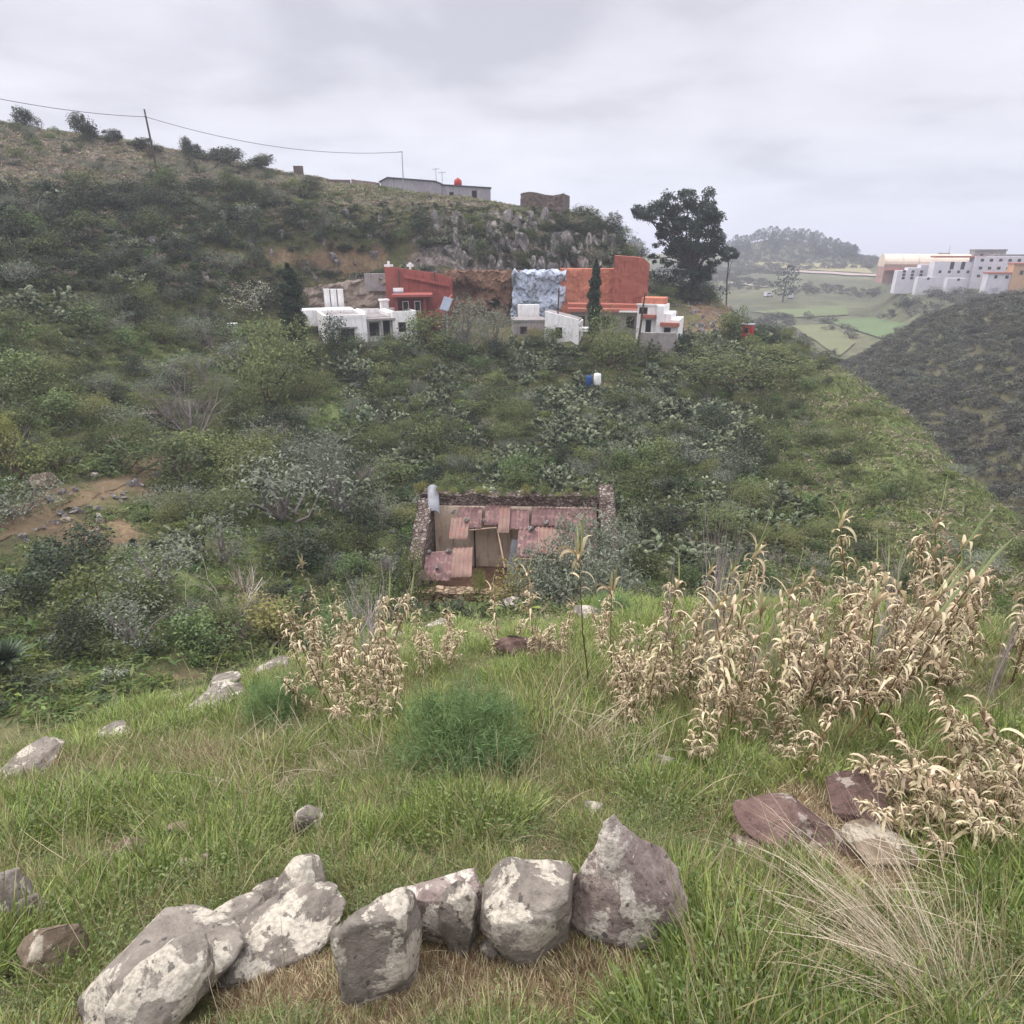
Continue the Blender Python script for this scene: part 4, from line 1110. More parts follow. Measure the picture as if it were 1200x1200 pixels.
town('apartment_block', 1137, 333, 260, 15, 8.6, 6, -18, M_TOWNW, 'wide pale block with rows of small windows right of the niche block', 'building', 3, 6, .9, .8)
town('grey_roofed_house', 1140, 310, 285, 9, 4.0, 6, -18, M_GREYW, 'grey house behind the wide pale block in the far town', 'house', 1, 3, .9, 1.0, M_ROOFG)
town('low_grey_block', 1163, 316, 275, 24, 3.8, 6, -20, M_HILLW, 'long low lilac-grey block along the top of the far town', 'building', 1, 7, .9, 1.0, M_ROOFG)
town('orange_house', 1184, 334, 248, 9, 5.6, 6, -20, M_ORW, 'orange house at the right edge of the far town', 'house', 1, 3, .9, 1.2, M_TILE)
town('small_tiled_house', 1156, 334, 247, 6.0, 2.6, 5, -20, M_TOWNW, 'small white house with a tile roof in front of the wide pale block', 'house', 1, 2, .8, .9, M_TILE)
for px, py, w, h, lab in ((1075, 334, 5, 1.6, 'leftmost tiny white hut at the foot of the far town'), (1110, 335, 5, 1.5, 'tiny white hut at the foot of the niche block')):
    town('white_hut', px, py, 250, w, h, 3, -14, M_TOWNW, lab, 'hut', 1, 1, .7, .7)
town('farm_shed', 716, 303, 330, 14, 6, 8, 6, M_TOWNW, 'low white shed beyond the spur left of the large eucalyptus', 'shed', 1, 3, 1.2, 1.2, M_GREYW)
town('farm_shed', 694, 292, 380, 22, 3.5, 8, 6, M_TOWNW, 'long white roof just above the cliff end in the distance', 'shed', 1, 2, 1.2, 1.2)
for i, (px, py, w, lab) in enumerate(((900, 348, 3.4, 'white van parked by the dark tree on the far fields'), (926, 350, 4.6, 'second white vehicle right of the dark tree on the far fields'))):
    p = hit(px, py); e = empty('parked_van', p, R(20 + 50 * i), lab, 'van')
    mb = MB(); mb.prism([(-w / 2, .4), (w / 2, .4), (w / 2, 1.1), (w * .33, 1.3), (w * .2, 2.0), (-w / 2, 2.0)], -.9, .9); mb.build('body', M_TOWNW, parent=e, bevel=.06)
    for x in (-w * .32, w * .32):
        for y in (-.92, .77): mb = MB(); mb.tube([(x, y, .35), (x, y + .15, .35)], .35, 12); mb.build('wheel', M_GLASS, parent=e)
    mb = MB(); mb.box(-w * .35, w * .18, -.93, -.9, 1.25, 1.8); mb.build('window', M_GLASS, parent=e)
# ------------------------------------------------------------------ roofless ruin on the bench below
def m_rubble(name, a, b_, c, scale):
    k = NT(name); co = k.coord()
    nd = k.n('ShaderNodeTexVoronoi', feature='F1'); mp = k.n('ShaderNodeMapping'); k.L.new(co, mp.inputs[0]); mp.inputs['Scale'].default_value = (1, 1, 1.5)
    wv = k.n('ShaderNodeVectorMath', operation='ADD'); k.L.new(mp.outputs[0], wv.inputs[0])
    nz = k.n('ShaderNodeTexNoise'); k.L.new(co, nz.inputs['Vector']); nz.inputs['Scale'].default_value = 5
    sc = k.n('ShaderNodeVectorMath', operation='SCALE'); k.L.new(nz.outputs['Color'], sc.inputs[0]); sc.inputs['Scale'].default_value = .12
    k.L.new(sc.outputs[0], wv.inputs[1]); k.L.new(wv.outputs[0], nd.inputs['Vector']); nd.inputs['Scale'].default_value = scale
    sep = k.n('ShaderNodeSeparateColor'); k.L.new(nd.outputs['Color'], sep.inputs[0])
    col = k.ramp(sep.outputs[0], [(0.0, a), (0.5, b_), (1.0, c)])
    ed = k.vor(wv.outputs[0], scale, 'DISTANCE_TO_EDGE')
    m_ = k.mapr(ed, 0.0, 0.10)
    col = k.mix(m_, hx('#3d3029'), col)
    n_ = k.noise(co, 9, 6, .7); col = k.mix(k.mapr(n_, .5, .75), col, hx('#4b3b32'))
    k.bump(k.math('ADD', k.math('MINIMUM', ed, .15), k.math('MULTIPLY', n_, .12)), 1.0, .35)
    return k.done(col, .95)
M_STONE = m_rubble('rubble_masonry', hx('#544842'), hx('#786a61'), hx('#9c9087'), 6.5)
M_FRONT = m_rubble('front_masonry', hx('#74614f'), hx('#8c775f'), hx('#a58f76'), 3.6)
M_PLASTER = m_simple('old_beige_plaster', hx('#dcc8b4'), hx('#c2aa94'), .9, .95, .3, .03, streak=hx('#77604f'))
M_RUST = m_simple('red_painted_sheet', hx('#7d605d'), hx('#584241'), 1.6, .8, .3, .02, streak=hx('#a48a7c'))
M_RUST2 = m_simple('faded_orange_sheet', hx('#8f7568'), hx('#735d54'), 1.6, .8, .2, .02, streak=hx('#8a5550'))
M_ASB = m_simple('grey_fibre_cement', hx('#9a9ba0'), hx('#7c7d83'), 2, .8)
M_OLDW = m_simple('old_beam_wood', hx('#b39a86'), hx('#8d7666'), 3, .9)

RO = P(598, 712, 23.6); RZ = -13.95
rp_ = azpt(598, 712, 23.6, RZ); MR = .0332
rz_ruin = R(-2)
ru = empty('stone_ruin_house', rp_, rz_ruin, 'half-roofed stone ruin with reddish roof sheets on the bench below', 'ruin')
ru.scale = (1.06, 1, 1)
MRU = Matrix.Translation(rp_) @ Matrix.Rotation(rz_ruin, 4, 'Z') @ Matrix.Diagonal((1.06, 1, 1, 1))
def wall_mesh(nm, x0, x1, y0, y1, z0, topf, mat, rough=.07, n=3.2):
    """rough stone wall with a ragged top"""
    V = []; F = []; lx = max(2, int((x1 - x0) * n)); ly = max(2, int((y1 - y0) * n)); lz = 10
    idx = {}
    def vid(i, j, k_):
        if (i, j, k_) not in idx:
            x = x0 + (x1 - x0) * i / lx; y = y0 + (y1 - y0) * j / ly; zt = topf(x, y) + .10 * fbm(x * 2.3, y * 2.3, 1, 3); z = z0 + (zt - z0) * k_ / lz
            idx[(i, j, k_)] = len(V)
            V.append((x + rough * fbm(y * 2, z * 2, x + 3, 3), y + rough * fbm(x * 2, z * 2, y, 3), z + (.05 * fbm(x * 5, y * 5, 7, 2) if k_ == lz else 0)))
        return idx[(i, j, k_)]
    for i in range(lx):
        for k_ in range(lz):
            F.append((vid(i, 0, k_), vid(i + 1, 0, k_), vid(i + 1, 0, k_ + 1), vid(i, 0, k_ + 1))); F.append((vid(i + 1, ly, k_), vid(i, ly, k_), vid(i, ly, k_ + 1), vid(i + 1, ly, k_ + 1)))
        for j in range(ly): F.append((vid(i, j, lz), vid(i + 1, j, lz), vid(i + 1, j + 1, lz), vid(i, j + 1, lz)))
    for j in range(ly):
        for k_ in range(lz):
            F.append((vid(0, j + 1, k_), vid(0, j, k_), vid(0, j, k_ + 1), vid(0, j + 1, k_ + 1))); F.append((vid(lx, j, k_), vid(lx, j + 1, k_), vid(lx, j + 1, k_ + 1), vid(lx, j, k_ + 1)))
    me = bpy.data.meshes.new(nm); me.from_pydata(V, [], F); me.materials.append(mat); me.update()
    return link(nm, me, ru)
EH, RIDGE, DEP = 1.42, 3.15, 4.1       # eave height, roof top height, depth
def zr(y): return EH + (RIDGE - EH) * y / DEP
wall_mesh('back_wall', -3.95, 3.6, DEP, DEP + .55, -1.2, lambda x, y: RIDGE + .55 + .06 * math.sin(x * 3), M_STONE)
wall_mesh('side_wall', -3.95, -3.38, -.35, DEP - .002, -1.2, lambda x, y: zr(y) + .45, M_STONE)
wall_mesh('side_wall', 3.55, 4.15, .3, DEP + .55, -1.2, lambda x, y: zr(y) + .55 + (.15 if y > 3.6 else 0), M_STONE)
wall_mesh('front_wall', -3.9, -3.05, -.62, -.08, -1.6, lambda x, y: EH - .05, M_FRONT)
wall_mesh('front_wall', -2.5, 3.5, -.62, -.08, -1.6, lambda x, y: EH - .08 - .2 * max(0, x), M_FRONT)
wall_mesh('lintel', -3.05, -2.5, -.62, -.08, .62, lambda x, y: EH - .05, M_FRONT)
wall_mesh('sill', -3.05, -2.5, -.62, -.08, -1.6, lambda x, y: .02, M_FRONT)
pl = MB(); pl.box(-3.36, 3.5, DEP - .08, DEP - .01, -1.2, RIDGE + .05); pl.build('inner_plaster', M_PLASTER, parent=ru)
pl = MB(); pl.box(-3.36, 3.5, -.3, DEP - .1, -1.3, .25); pl.build('earth_floor', M_CAVE, parent=ru)
pl = MB(); T_ = Matrix.Translation((.05, 2.5, 1.2)) @ Matrix.Rotation(R(-18), 4, 'X') @ Matrix.Rotation(R(8), 4, 'Y'); pl.box(-.22, .22, -.012, .012, -1.0, 1.0, T_); pl.build('leaning_sheet', M_ASB, parent=ru)
def sheet(x0, x1, t0, t1, mat, lift=0.0, tilt=0.0, wave=.018, skew=0.0):
    V = []; F = []; nx = int((x1 - x0) / .03) + 2; ny = 5
    for s in (0, 1):
        for j in range(ny + 1):
            for i in range(nx + 1):
                x = x0 + (x1 - x0) * i / nx; t = t0 + (t1 - t0) * j / ny
                V.append((x + skew * t, DEP * t, zr(DEP * t) + .06 + lift + tilt * (x - x0) + wave * math.sin(x * 2 * math.pi / .17) - s * .012 + .02 * fbm(x, t * 4, 2)))
    o = (nx + 1) * (ny + 1)
    for j in range(ny):
        for i in range(nx):
            a = j * (nx + 1) + i; q = (a, a + 1, a + nx + 2, a + nx + 1); F.append(q); F.append(tuple(v + o for v in reversed(q)))
    for i in range(nx): F.append((i, i + o, i + 1 + o, i + 1)); a = ny * (nx + 1) + i; F.append((a, a + 1, a + 1 + o, a + o))
    for j in range(ny): a = j * (nx + 1); F.append((a, a + nx + 1, a + nx + 1 + o, a + o)); a += nx; F.append((a, a + o, a + nx + 1 + o, a + nx + 1))
    me = bpy.data.meshes.new('roof_sheet'); me.from_pydata(V, [], F); me.materials.append(mat); me.polygons.foreach_set('use_smooth', [True] * len(F)); me.update()
    return link('roof_sheet', me, ru)
def lx(px): return (px - 598) * MR
def lt(py): return (684 - py) / 94.0
tag(sheet(lx(521), lx(544), lt(634), lt(606), M_RUST2, .02, 0), 'faded orange sheet slipped below the others')
sheet(lx(533), lx(562), lt(619), lt(586), M_RUST, 0, .0, skew=-.12); sheet(lx(562.5), lx(583), lt(616), lt(588), M_RUST, .03, .02)
tag(sheet(lx(580), lx(594), lt(626), lt(590), M_RUST2, .05), 'pale orange sheet'); sheet(lx(594.5), lx(618), lt(620), lt(594), M_RUST, 0, -.03); sheet(lx(618.5), lx(648), lt(616), lt(592), M_RUST, .03, .01, skew=.1)
sheet(lx(648.5), lx(702), lt(618), lt(588), M_RUST, .0)
sheet(lx(602), lx(626), lt(653), lt(618), M_RUST, -.03, .03, skew=.15); sheet(lx(626.5), lx(655), lt(649), lt(616), M_RUST2, -.01, -.02); sheet(lx(655.5), lx(700), lt(660), lt(617), M_RUST, -.03)
tag(sheet(lx(530), lx(554), lt(679), lt(645), M_RUST2, .03, .06, skew=-.2), 'faded pinkish sheet'); sheet(lx(497), lx(530), lt(682), lt(650), M_RUST, .01)
def beam(pts, r_=.035, mat=None, nm='beam'):
    mb = MB(); mb.tube(pts, r_, 6); return mb.build(nm, mat or M_OLDW, parent=ru)
beam([(lx(520), DEP * lt(622), zr(DEP * lt(622)) - .05), (lx(578), DEP * lt(616), zr(DEP * lt(616)) - .03)], .04)
beam([(lx(576), DEP * lt(606), zr(DEP * lt(606)) + .02), (lx(590), DEP * lt(650), zr(DEP * lt(650)) - .6)], .035)
beam([(lx(548), DEP * .95, .1), (lx(548), DEP * .95, 2.7)], .04, M_WOOD, 'post'); beam([(lx(520), DEP * .95, .2), (lx(521), DEP * .95, 2.5)], .02, M_OLDW, 'post')
beam([(lx(497), DEP * lt(649), zr(DEP * lt(649)) + .0), (lx(529), DEP * lt(647), zr(DEP * lt(647)))], .03)
beam([(lx(494.5), DEP * lt(668), zr(DEP * lt(668)) - .02), (lx(494.5), DEP * lt(614), zr(DEP * lt(614)))], .03)
beam([(lx(604), DEP * lt(652), zr(DEP * lt(652)) - .08), (lx(700), DEP * lt(655), zr(DEP * lt(655)) - .08)], .05)
pc = empty('fibre_cement_sheet', MRU @ Vector((lx(498.5), DEP + .1, RIDGE + .62)), rz_ruin, 'curved grey fibre-cement sheet leaning on the top left corner of the ruin', 'roof sheet')
V = []; F = []
for s, rr in ((0, .26), (1, .235)):
    for i in range(13):
        a = math.pi * i / 12
        for q in ((-.12, .12, .08), (.05, -.9, -.75)): V.append((math.cos(a) * rr + q[0], q[1], q[2] + math.sin(a) * rr))
for i in range(12):
    a = i * 2; F.append((a, a + 1, a + 3, a + 2)); a += 26; F.append((a, a + 2, a + 3, a + 1)); F.append((i * 2 + 1, i * 2 + 27, i * 2 + 29, i * 2 + 3)); F.append((i * 2, i * 2 + 2, i * 2 + 28, i * 2 + 26))
F += [(0, 26, 27, 1), (24, 25, 51, 50)]
me = bpy.data.meshes.new('sheet'); me.from_pydata(V, [], F); me.materials.append(M_ASB); me.update(); me.polygons.foreach_set('use_smooth', [True] * len(F)); link('sheet', me, pc)
# ------------------------------------------------------------------ trees
def tree_from_survey(name, base, lobes_px, r, label, cat, n, leaf, mat, trunk_r, aspect=.4, group=None, limb_from=.35, depth_k=.9, shell=.45, seed=1):
    """lobes_px: (px, py, radius px) read off the photograph; turned into solid lobes with depth around the trunk"""
    g = np.random.default_rng(seed); base = Vector(base); L = []
    m = mpp(base)
    for (px, py, rr) in lobes_px:
        c = P(px, py, r) - base; rad = rr * m * 1.3
        c.y += g.uniform(-1, 1) * rad * depth_k
        L.append((tuple(c), (rad, rad * 1.0, rad * .78)))
    sub = []
    for c, rd in L:
        for _ in range(7):
            d = unit(g.normal(size=3)); s = g.uniform(.3, .5)
            sub.append((tuple(np.array(c) + d * np.array(rd) * .75), tuple(np.array(rd) * s)))
    C, k = lobe_points(sub, n, g, shell)
    V, F = leaf_quads(C, leaf, aspect, g, .2)
    lt_ = g.uniform(0, 1, len(sub)); tint = np.clip(.55 * lt_[k] + .45 * g.uniform(0, 1, n), 0, 1)
    e = empty(name, base, 0, label, cat, group)
    link('crown', merge('crown', [(V, F, 0, tint)], (mat,)), e)
    cen = np.mean([l[0] for l in L], axis=0); top = max(l[0][2] for l in L)
    fork = np.array([cen[0] * .25, 0, top * limb_from])
    paths = [(np.array([(0, 0, -.6), (0.03 * top, 0, top * limb_from * .5), fork, fork + np.array([cen[0] * .2, 0, top * .2])]), np.array([1.25, 1, .85, .6]) * trunk_r)]
    for c, rd in L:
        c = np.array(c); midp = fork * .5 + c * .5 + g.normal(size=3) * .25 + np.array([0, 0, .3])
        paths.append((np.array([fork - np.array([0, 0, top * .06]), midp, c, c + unit(c - fork) * rd[0] * .5]), np.array([.34, .24, .14, .04]) * trunk_r))
    V, F = tubes_np(paths, 7)
    link('trunk', merge('trunk', [(V, F, 0, .5)], (M_BARK,), smooth=True), e)
    return e
EB = P(814, 338, 100); zg = ground(EB.x, EB.y); EB.z = min(EB.z, zg + .1) if zg else EB.z
tree_from_survey('eucalyptus_tree', EB, [(768, 243, 16), (754, 246, 9), (785, 240, 12), (800, 250, 14), (818, 240, 17), (826, 252, 15), (838, 262, 10), (808, 262, 12), (775, 256, 10), (842, 277, 9), (830, 284, 15), (810, 282, 18), (790, 276, 12),
    (776, 282, 9), (800, 300, 15), (822, 304, 17), (838, 300, 11), (785, 305, 8), (812, 322, 15), (796, 318, 8), (829, 322, 9), (766, 303, 5), (790, 262, 13), (820, 266, 14), (805, 234, 11), (832, 241, 9), (840, 291, 9), (779, 268, 8), (812, 296, 13)], 100, 'large dark eucalyptus tree beyond the right end of the houses', 'tree', 22000, .40, M_EUC, .42, seed=5)
EB2 = P(853, 318, 118); zg = ground(EB2.x, EB2.y); hh = EB2.z
EB2.z = zg if zg is not None and zg < hh else hh
tree_from_survey('small_tree', EB2, [(855, 297, 7), (850, 301, 5), (860, 299, 4)], 118, 'small round tree with a thin trunk right of the eucalyptus', 'tree', 1500, .4, M_EUC, .13, limb_from=.7, seed=6)
def cypress(px, pyb, pyt, wpx, r, label, seed, lean=0):
    base = P(px, pyb, r); m = mpp(base); g = np.random.default_rng(seed); h = (pyb - pyt) * m * 1.03; w = wpx * m / 2
    n = 7000; u = g.uniform(0.0, 1, n); prof = np.interp(u, [0, .08, .3, .7, .9, 1], [.5, .8, 1, .8, .42, .05]) * w * (1 + .22 * np.sin(u * 37 + g.uniform(0, .4, n)) + .12 * g.normal(size=n))
    a = g.uniform(0, 2 * math.pi, n); rr = prof * g.uniform(0.35, 1, n) ** .5
    rr *= 1 + .2 * np.sin(a * 3 + u * 9)
    C = np.stack([np.cos(a) * rr + lean * u * h, np.sin(a) * rr, u * h], 1)
    ax = np.stack([np.cos(a) * .4, np.sin(a) * .4, np.ones(n)], 1)
    V, F = leaf_quads(C, .28, .35, g, 0, ax)
    e = empty('cypress_tree', base, 0, label, 'tree'); link('crown', merge('crown', [(V, F, 0, np.clip(.5 * np.sin(u * 40 + a * 2) * .5 + .25 + .5 * g.uniform(0, 1, n), 0, 1))], (M_CYP,)), e)
    V, F = tubes_np([(np.array([(0, 0, -1.0), (0, 0, h * .3), (lean * h * .8, 0, h * .8)]), np.array([.16, .12, .03]))], 6)
    link('trunk', merge('trunk', [(V, F, 0, .5)], (M_BARK,)), e)
cypress(695, 392, 313, 14, 74.5, 'slim dark cypress in front of the orange cliff wall', 11)
cypress(348, 408, 318, 27, 69, 'broad dark cypress at the left end of the white flat-roofed house', 12)
# pines along the far ridge
PINE = []
for i in range(4):
    g = np.random.default_rng(60 + i); n = 420; u = g.uniform(0, 1, n)
    prof = np.interp(u, [0, .15, .5, .85, 1], [.1, .16, .2, .13, .03]) * (1 + .3 * g.normal(size=n)) * (1.0 + .5 * (i % 2)); a = g.uniform(0, 6.28, n)
    C = np.stack([np.cos(a) * prof + .10 * u * u, np.sin(a) * prof, .18 + .82 * u], 1); V, F = leaf_quads(C, .085, .5, g, .1)
    TV, TF = tubes_np([(np.array([(0, 0, -.1), (.02, 0, .5), (.09, 0, .92)]), np.array([.03, .02, .006]))], 5)
    PINE.append((merge('crown', [(V, F, 0, g.uniform(0, 1, n))], (M_EUC,)), merge('trunk', [(TV, TF, 0, .5)], (M_BARK,))))
def pine(px, py, hpx, label, group, k=None, name='pine_tree', cat='tree'):
    p = None
    for yy in range(int(py), int(py) + 30):
        p = hit(px, yy)
        if p is not None: break
    if p is None: return
    m = mpp(p); e = empty(name, p, rnd.uniform(0, .8), label, cat, group, hpx * m)
    c, t = PINE[k if k is not None else rnd.randrange(4)]; link('crown', c, e); link('trunk', t, e)
for i in range(46):
    px = 850 + i * 3.4 + rnd.uniform(-1.2, 1.2)
    py = np.interp(px, [850, 880, 930, 980, 1010], [298, 286, 281, 290, 302])
    pine(px, py - 2, rnd.uniform(9, 15) if px < 960 else rnd.uniform(7, 12), 'slender dark pine in the line of trees on the far wooded ridge', 'pines along the far ridge')
for i in range(70):
    px = 856 + rnd.uniform(0, 145); y0 = np.interp(px, [850, 880, 930, 980, 1010], [298, 286, 281, 290, 302])
    pine(px, rnd.uniform(y0 + 2, y0 + 16 if px < 960 else 305), rnd.uniform(9, 14), 'dark rounded tree in the wood on the slope of the far ridge', 'trees in the far wood', 1 + 2 * (i % 2), 'woodland_tree')
for px, py, h in ((718, 288, 11), (722, 288, 13), (736, 299, 16), (741, 299, 20), (746, 299, 18), (750, 300, 12)):
    p = P(px, py, 345); m = mpp(p); e = empty('pine_tree', p, rnd.uniform(0, .8), 'dark slender tree beside the white farm shed beyond the spur', 'tree', 'trees by the farm shed', h * m)
    c, t = PINE[1]; link('crown', c, e); link('trunk', t, e)
pine(917, 354, 40, 'tall dark conifer standing among the far fields', None, 3, 'conifer_tree')
# shrubs around the terrace on the right
for px, py, w, h, lab, me in ((770, 345, 46, 34, 'dark bush left of the foot of the eucalyptus', DARKS[0]), (802, 352, 60, 30, 'wide dark bush under the eucalyptus', DARKS[1]), (832, 352, 40, 26, 'dark bush right of the foot of the eucalyptus', DARKS[2]), (859, 397, 34, 38, 'round green bush left of the small red hut', BUSHES[0]),
        (648, 405, 34, 24, 'leafy bush below the white cottage wall', BUSHES[1]), (620, 404, 30, 22, 'yellow-green bush in front of the grey shed', YELS[0]), (500, 404, 56, 40, 'green bush in front of the red house', BUSHES[2]), (545, 402, 60, 56, 'greyish tall bush in front of the cave wall', GREYS[0]), (580, 402, 50, 44, 'grey bush right below the small cave', GREYS[3]), (395, 412, 30, 44, 'dark spiky bush at the left front corner of the flat-roofed house', DARKS[3]), (430, 408, 50, 20, 'grey-green bush along the front of the flat-roofed house', GREYS[1]), (460, 407, 46, 18, 'low green bush at the right front of the flat-roofed house', BUSHES[4]), (790, 404, 40, 16, 'low bush under the grey retaining wall', DARKS[4])):
    p = P(px, py, 98) if py < 360 else hit(px, py)
    zg = ground(p.x, p.y)
    if py < 360 and zg is not None: p.z = min(p.z, zg)
    S('terrace_bush', me, px, py, w, h, lab, 'bush', at=p, sink=.2)
# big grey shrub at the right end of the ruin
def plant_at(name, mesh, px, r, top_py, wpx, label, cat):
    p = at_r(px, r); d = ray(px, top_py); topz = d.z * p.y / d.y
    bb = mesh_bb(mesh); m = mpp(p)
    return tag(link(name, mesh, None, p - Vector((0, 0, .1)), rnd.uniform(0, 6), (wpx * m / bb[0], wpx * m / bb[0], (topz - p.z + .1) / bb[2])), label, cat)
BIGG = shrub_mesh('grey_shrub_fine_mesh', 480, (M_GREY, M_PALETWIG), n=9500, lobes=16, w=.62, leaf=.04, aspect=.36, shell=.4, stems=30)
plant_at('grey_shrub', BIGG, 690, 20.5, 610, 128, 'large silvery grey shrub hiding the right end of the ruin', 'shrub')
plant_at('grey_shrub', GREYS[2], 645, 21.5, 650, 60, 'smaller grey shrub beside the silvery shrub in front of the ruin', 'shrub')
plant_at('grass_tuft_bush', YELS[1], 606, 22, 660, 60, 'yellow-green bush in front of the open middle of the ruin', 'bush')
plant_at('grass_tuft_bush', YELS[0], 552, 22.4, 668, 26, 'small yellow-green bush before the pinkish lower roof sheet', 'bush')
plant_at('green_bush', BUSHES[3], 470, 22.5, 640, 44, 'green bush against the left wall of the ruin', 'bush')
RIMT = [(px_, 574 + 14 * rnd.random(), rnd.uniform(.35, .8), rnd.choice(YELS + BUSHES[:3] + OLIVES[:1]), 'small leafy tuft growing along the stone rim of the ruin') for px_ in (500, 518, 530, 566, 582, 598, 626, 652, 678, 690, 700)]
for px, py, s, me, lab in RIMT: tag(link('rim_plant', me, None, MRU @ Vector((lx(px), DEP + rnd.uniform(-.05, .45), RIDGE + .4)), rnd.uniform(0, 6), s * .8), lab, 'plant', 'tufts on the ruin rim')
for px, py, s, me, lab in ((552, 578, .7, YELS[0], 'yellow-green tuft on the rim of the ruin left of its middle'), (480, 590, .9, YELS[1], 'tuft on the top left corner of the ruin'), (614, 580, .8, YELS[1], 'yellowish tuft on the middle of the ruin rim'), (640, 588, .9, BUSHES[0], 'leafy green tuft hanging over the ruin rim right of its middle'), (666, 578, .6, YELS[0], 'small tuft on the right part of the ruin rim')):
    p = MRU @ Vector((lx(px), DEP + .2, RIDGE + .45)); tag(link('rim_plant', me, None, p, rnd.uniform(0, 6), s * .8), lab, 'plant')
# agave and dead bush on the left
g = np.random.default_rng(77); V = []; F = []
for i in range(46):
    a = i * 2.4; el = .15 + 1.25 * i / 46; d = np.array([math.cos(a) * math.cos(el), math.sin(a) * math.cos(el), math.sin(el)]); s = np.array([-math.sin(a), math.cos(a), 0]); up_ = np.cross(s, -d)
    b0 = len(V); L_ = .55
    for t, wd in ((0, .03), (.35, .05), (.75, .03), (1, .002)):
        c = d * L_ * t + np.array([0, 0, .45 - .08 * t * t]); V += [c - s * wd, c + up_ * -wd * .5, c + s * wd]
    for j in range(3):
        for q in range(2): o_ = b0 + j * 3 + q; F.append((o_, o_ + 1, o_ + 4, o_ + 3))
M_AGAVE = m_leaf('agave_leaves', hx('#363f30'), hx('#5e6852'), 0, .1, .01)
AG = np_mesh('agave_mesh', V, quads=F, mats=(M_AGAVE,), tint=g.uniform(0, 1, len(F)))
S('agave', AG, 12, 790, 52, 46, 'dark spiky rosette plant at the left edge beyond the near slope', 'agave')
DEAD = twig_mesh('dead_bush_mesh', 640, (M_GREY, M_PALETWIG), stems=14, depth=3, kids=2, lean=1.1, rad=.014)
S('dead_bush', DEAD, 270, 722, 100, 70, 'pale dead twiggy bush left of the mustard bush', 'dead bush')
S('dead_bush', DEAD, 285, 690, 40, 50, 'white leafless branchy plant behind the pale dead bush', 'dead bush')

for i in range(22):
    px = rnd.uniform(1040, 1215); r = rnd.uniform(236, 252); p = at_r(px, r, 335); s = rnd.uniform(2.0, 4.2)
    tag(link('hedge_bush', rnd.choice(DARKS + GREYS), None, p - Vector((0, 0, .3)), rnd.uniform(0, 6), (s * 1.3, s * 1.3, s)), 'dark bush in the hedge along the foot of the far town', 'bush', 'hedge bushes below the far town')
# ------------------------------------------------------------------ stones
def m_stone(name, a, b_, c, lich, lamt=.5, scale=3.0):
    k = NT(name); co = k.coord(); r_ = k.rand()
    off = k.n('ShaderNodeCombineXYZ')
    for i, s in enumerate((37., 91., 53.)): k.L.new(k.math('MULTIPLY', r_, s), off.inputs[i])
    ad = k.n('ShaderNodeVectorMath', operation='ADD'); k.L.new(co, ad.inputs[0]); k.L.new(off.outputs[0], ad.inputs[1]); v = ad.outputs[0]
    n1 = k.noise(v, scale, 10, .7, .4); n2 = k.noise(v, scale * 6, 8, .7); n3 = k.noise(v, scale * 22, 4, .6)
    f = k.math('ADD', k.math('MULTIPLY', n1, .6), k.math('MULTIPLY', n2, .4))
    col = k.ramp(f, [(.36, a), (.5, b_), (.64, c)])
    nl = k.noise(v, scale * 1.9, 12, .66, .5)
    lm = k.mapr(k.math('ADD', nl, k.math('MULTIPLY', n2, .12)), .62 - .12 * lamt, .645 - .12 * lamt)
    lc = k.mix(k.mapr(n3, .4, .65), lich, tuple(x * .62 for x in lich[:3]) + (1,))
    col = k.mix(lm, col, lc)
    sp = k.mapr(k.noise(v, scale * 9, 3, .5), .64, .68); col = k.mix(k.math('MULTIPLY', sp, .7), col, hx('#3b3836'))
    k.bump(k.math('ADD', k.math('MULTIPLY', n2, .9), k.math('ADD', k.math('MULTIPLY', n3, .25), k.math('MULTIPLY', lm, .06))), .8, .03)
    return k.done(col, .92)
M_ROCK = m_stone('lichen_stone', hx('#4f4943'), hx('#7e766c'), hx('#9a9185'), hx('#c4bbaa'), .42)
M_ROCKB = m_stone('brown_red_stone', hx('#3f302a'), hx('#64504a'), hx('#7f695f'), hx('#a09488'), -.1)
M_ROCKP = m_stone('pinkish_pale_stone', hx('#5e504b'), hx('#92837b'), hx('#ada196'), hx('#d3c9ba'), .6, 3.4)
M_ROCKG = m_stone('grey_basalt', hx('#403c3b'), hx('#625d5a'), hx('#857f7a'), hx('#a39c94'), .2, 1.2)
M_SOILR = m_stone('dull_soil_stone', hx('#4f4438'), hx('#7a6b5a'), hx('#958672'), hx('#b8ad9a'), .3)

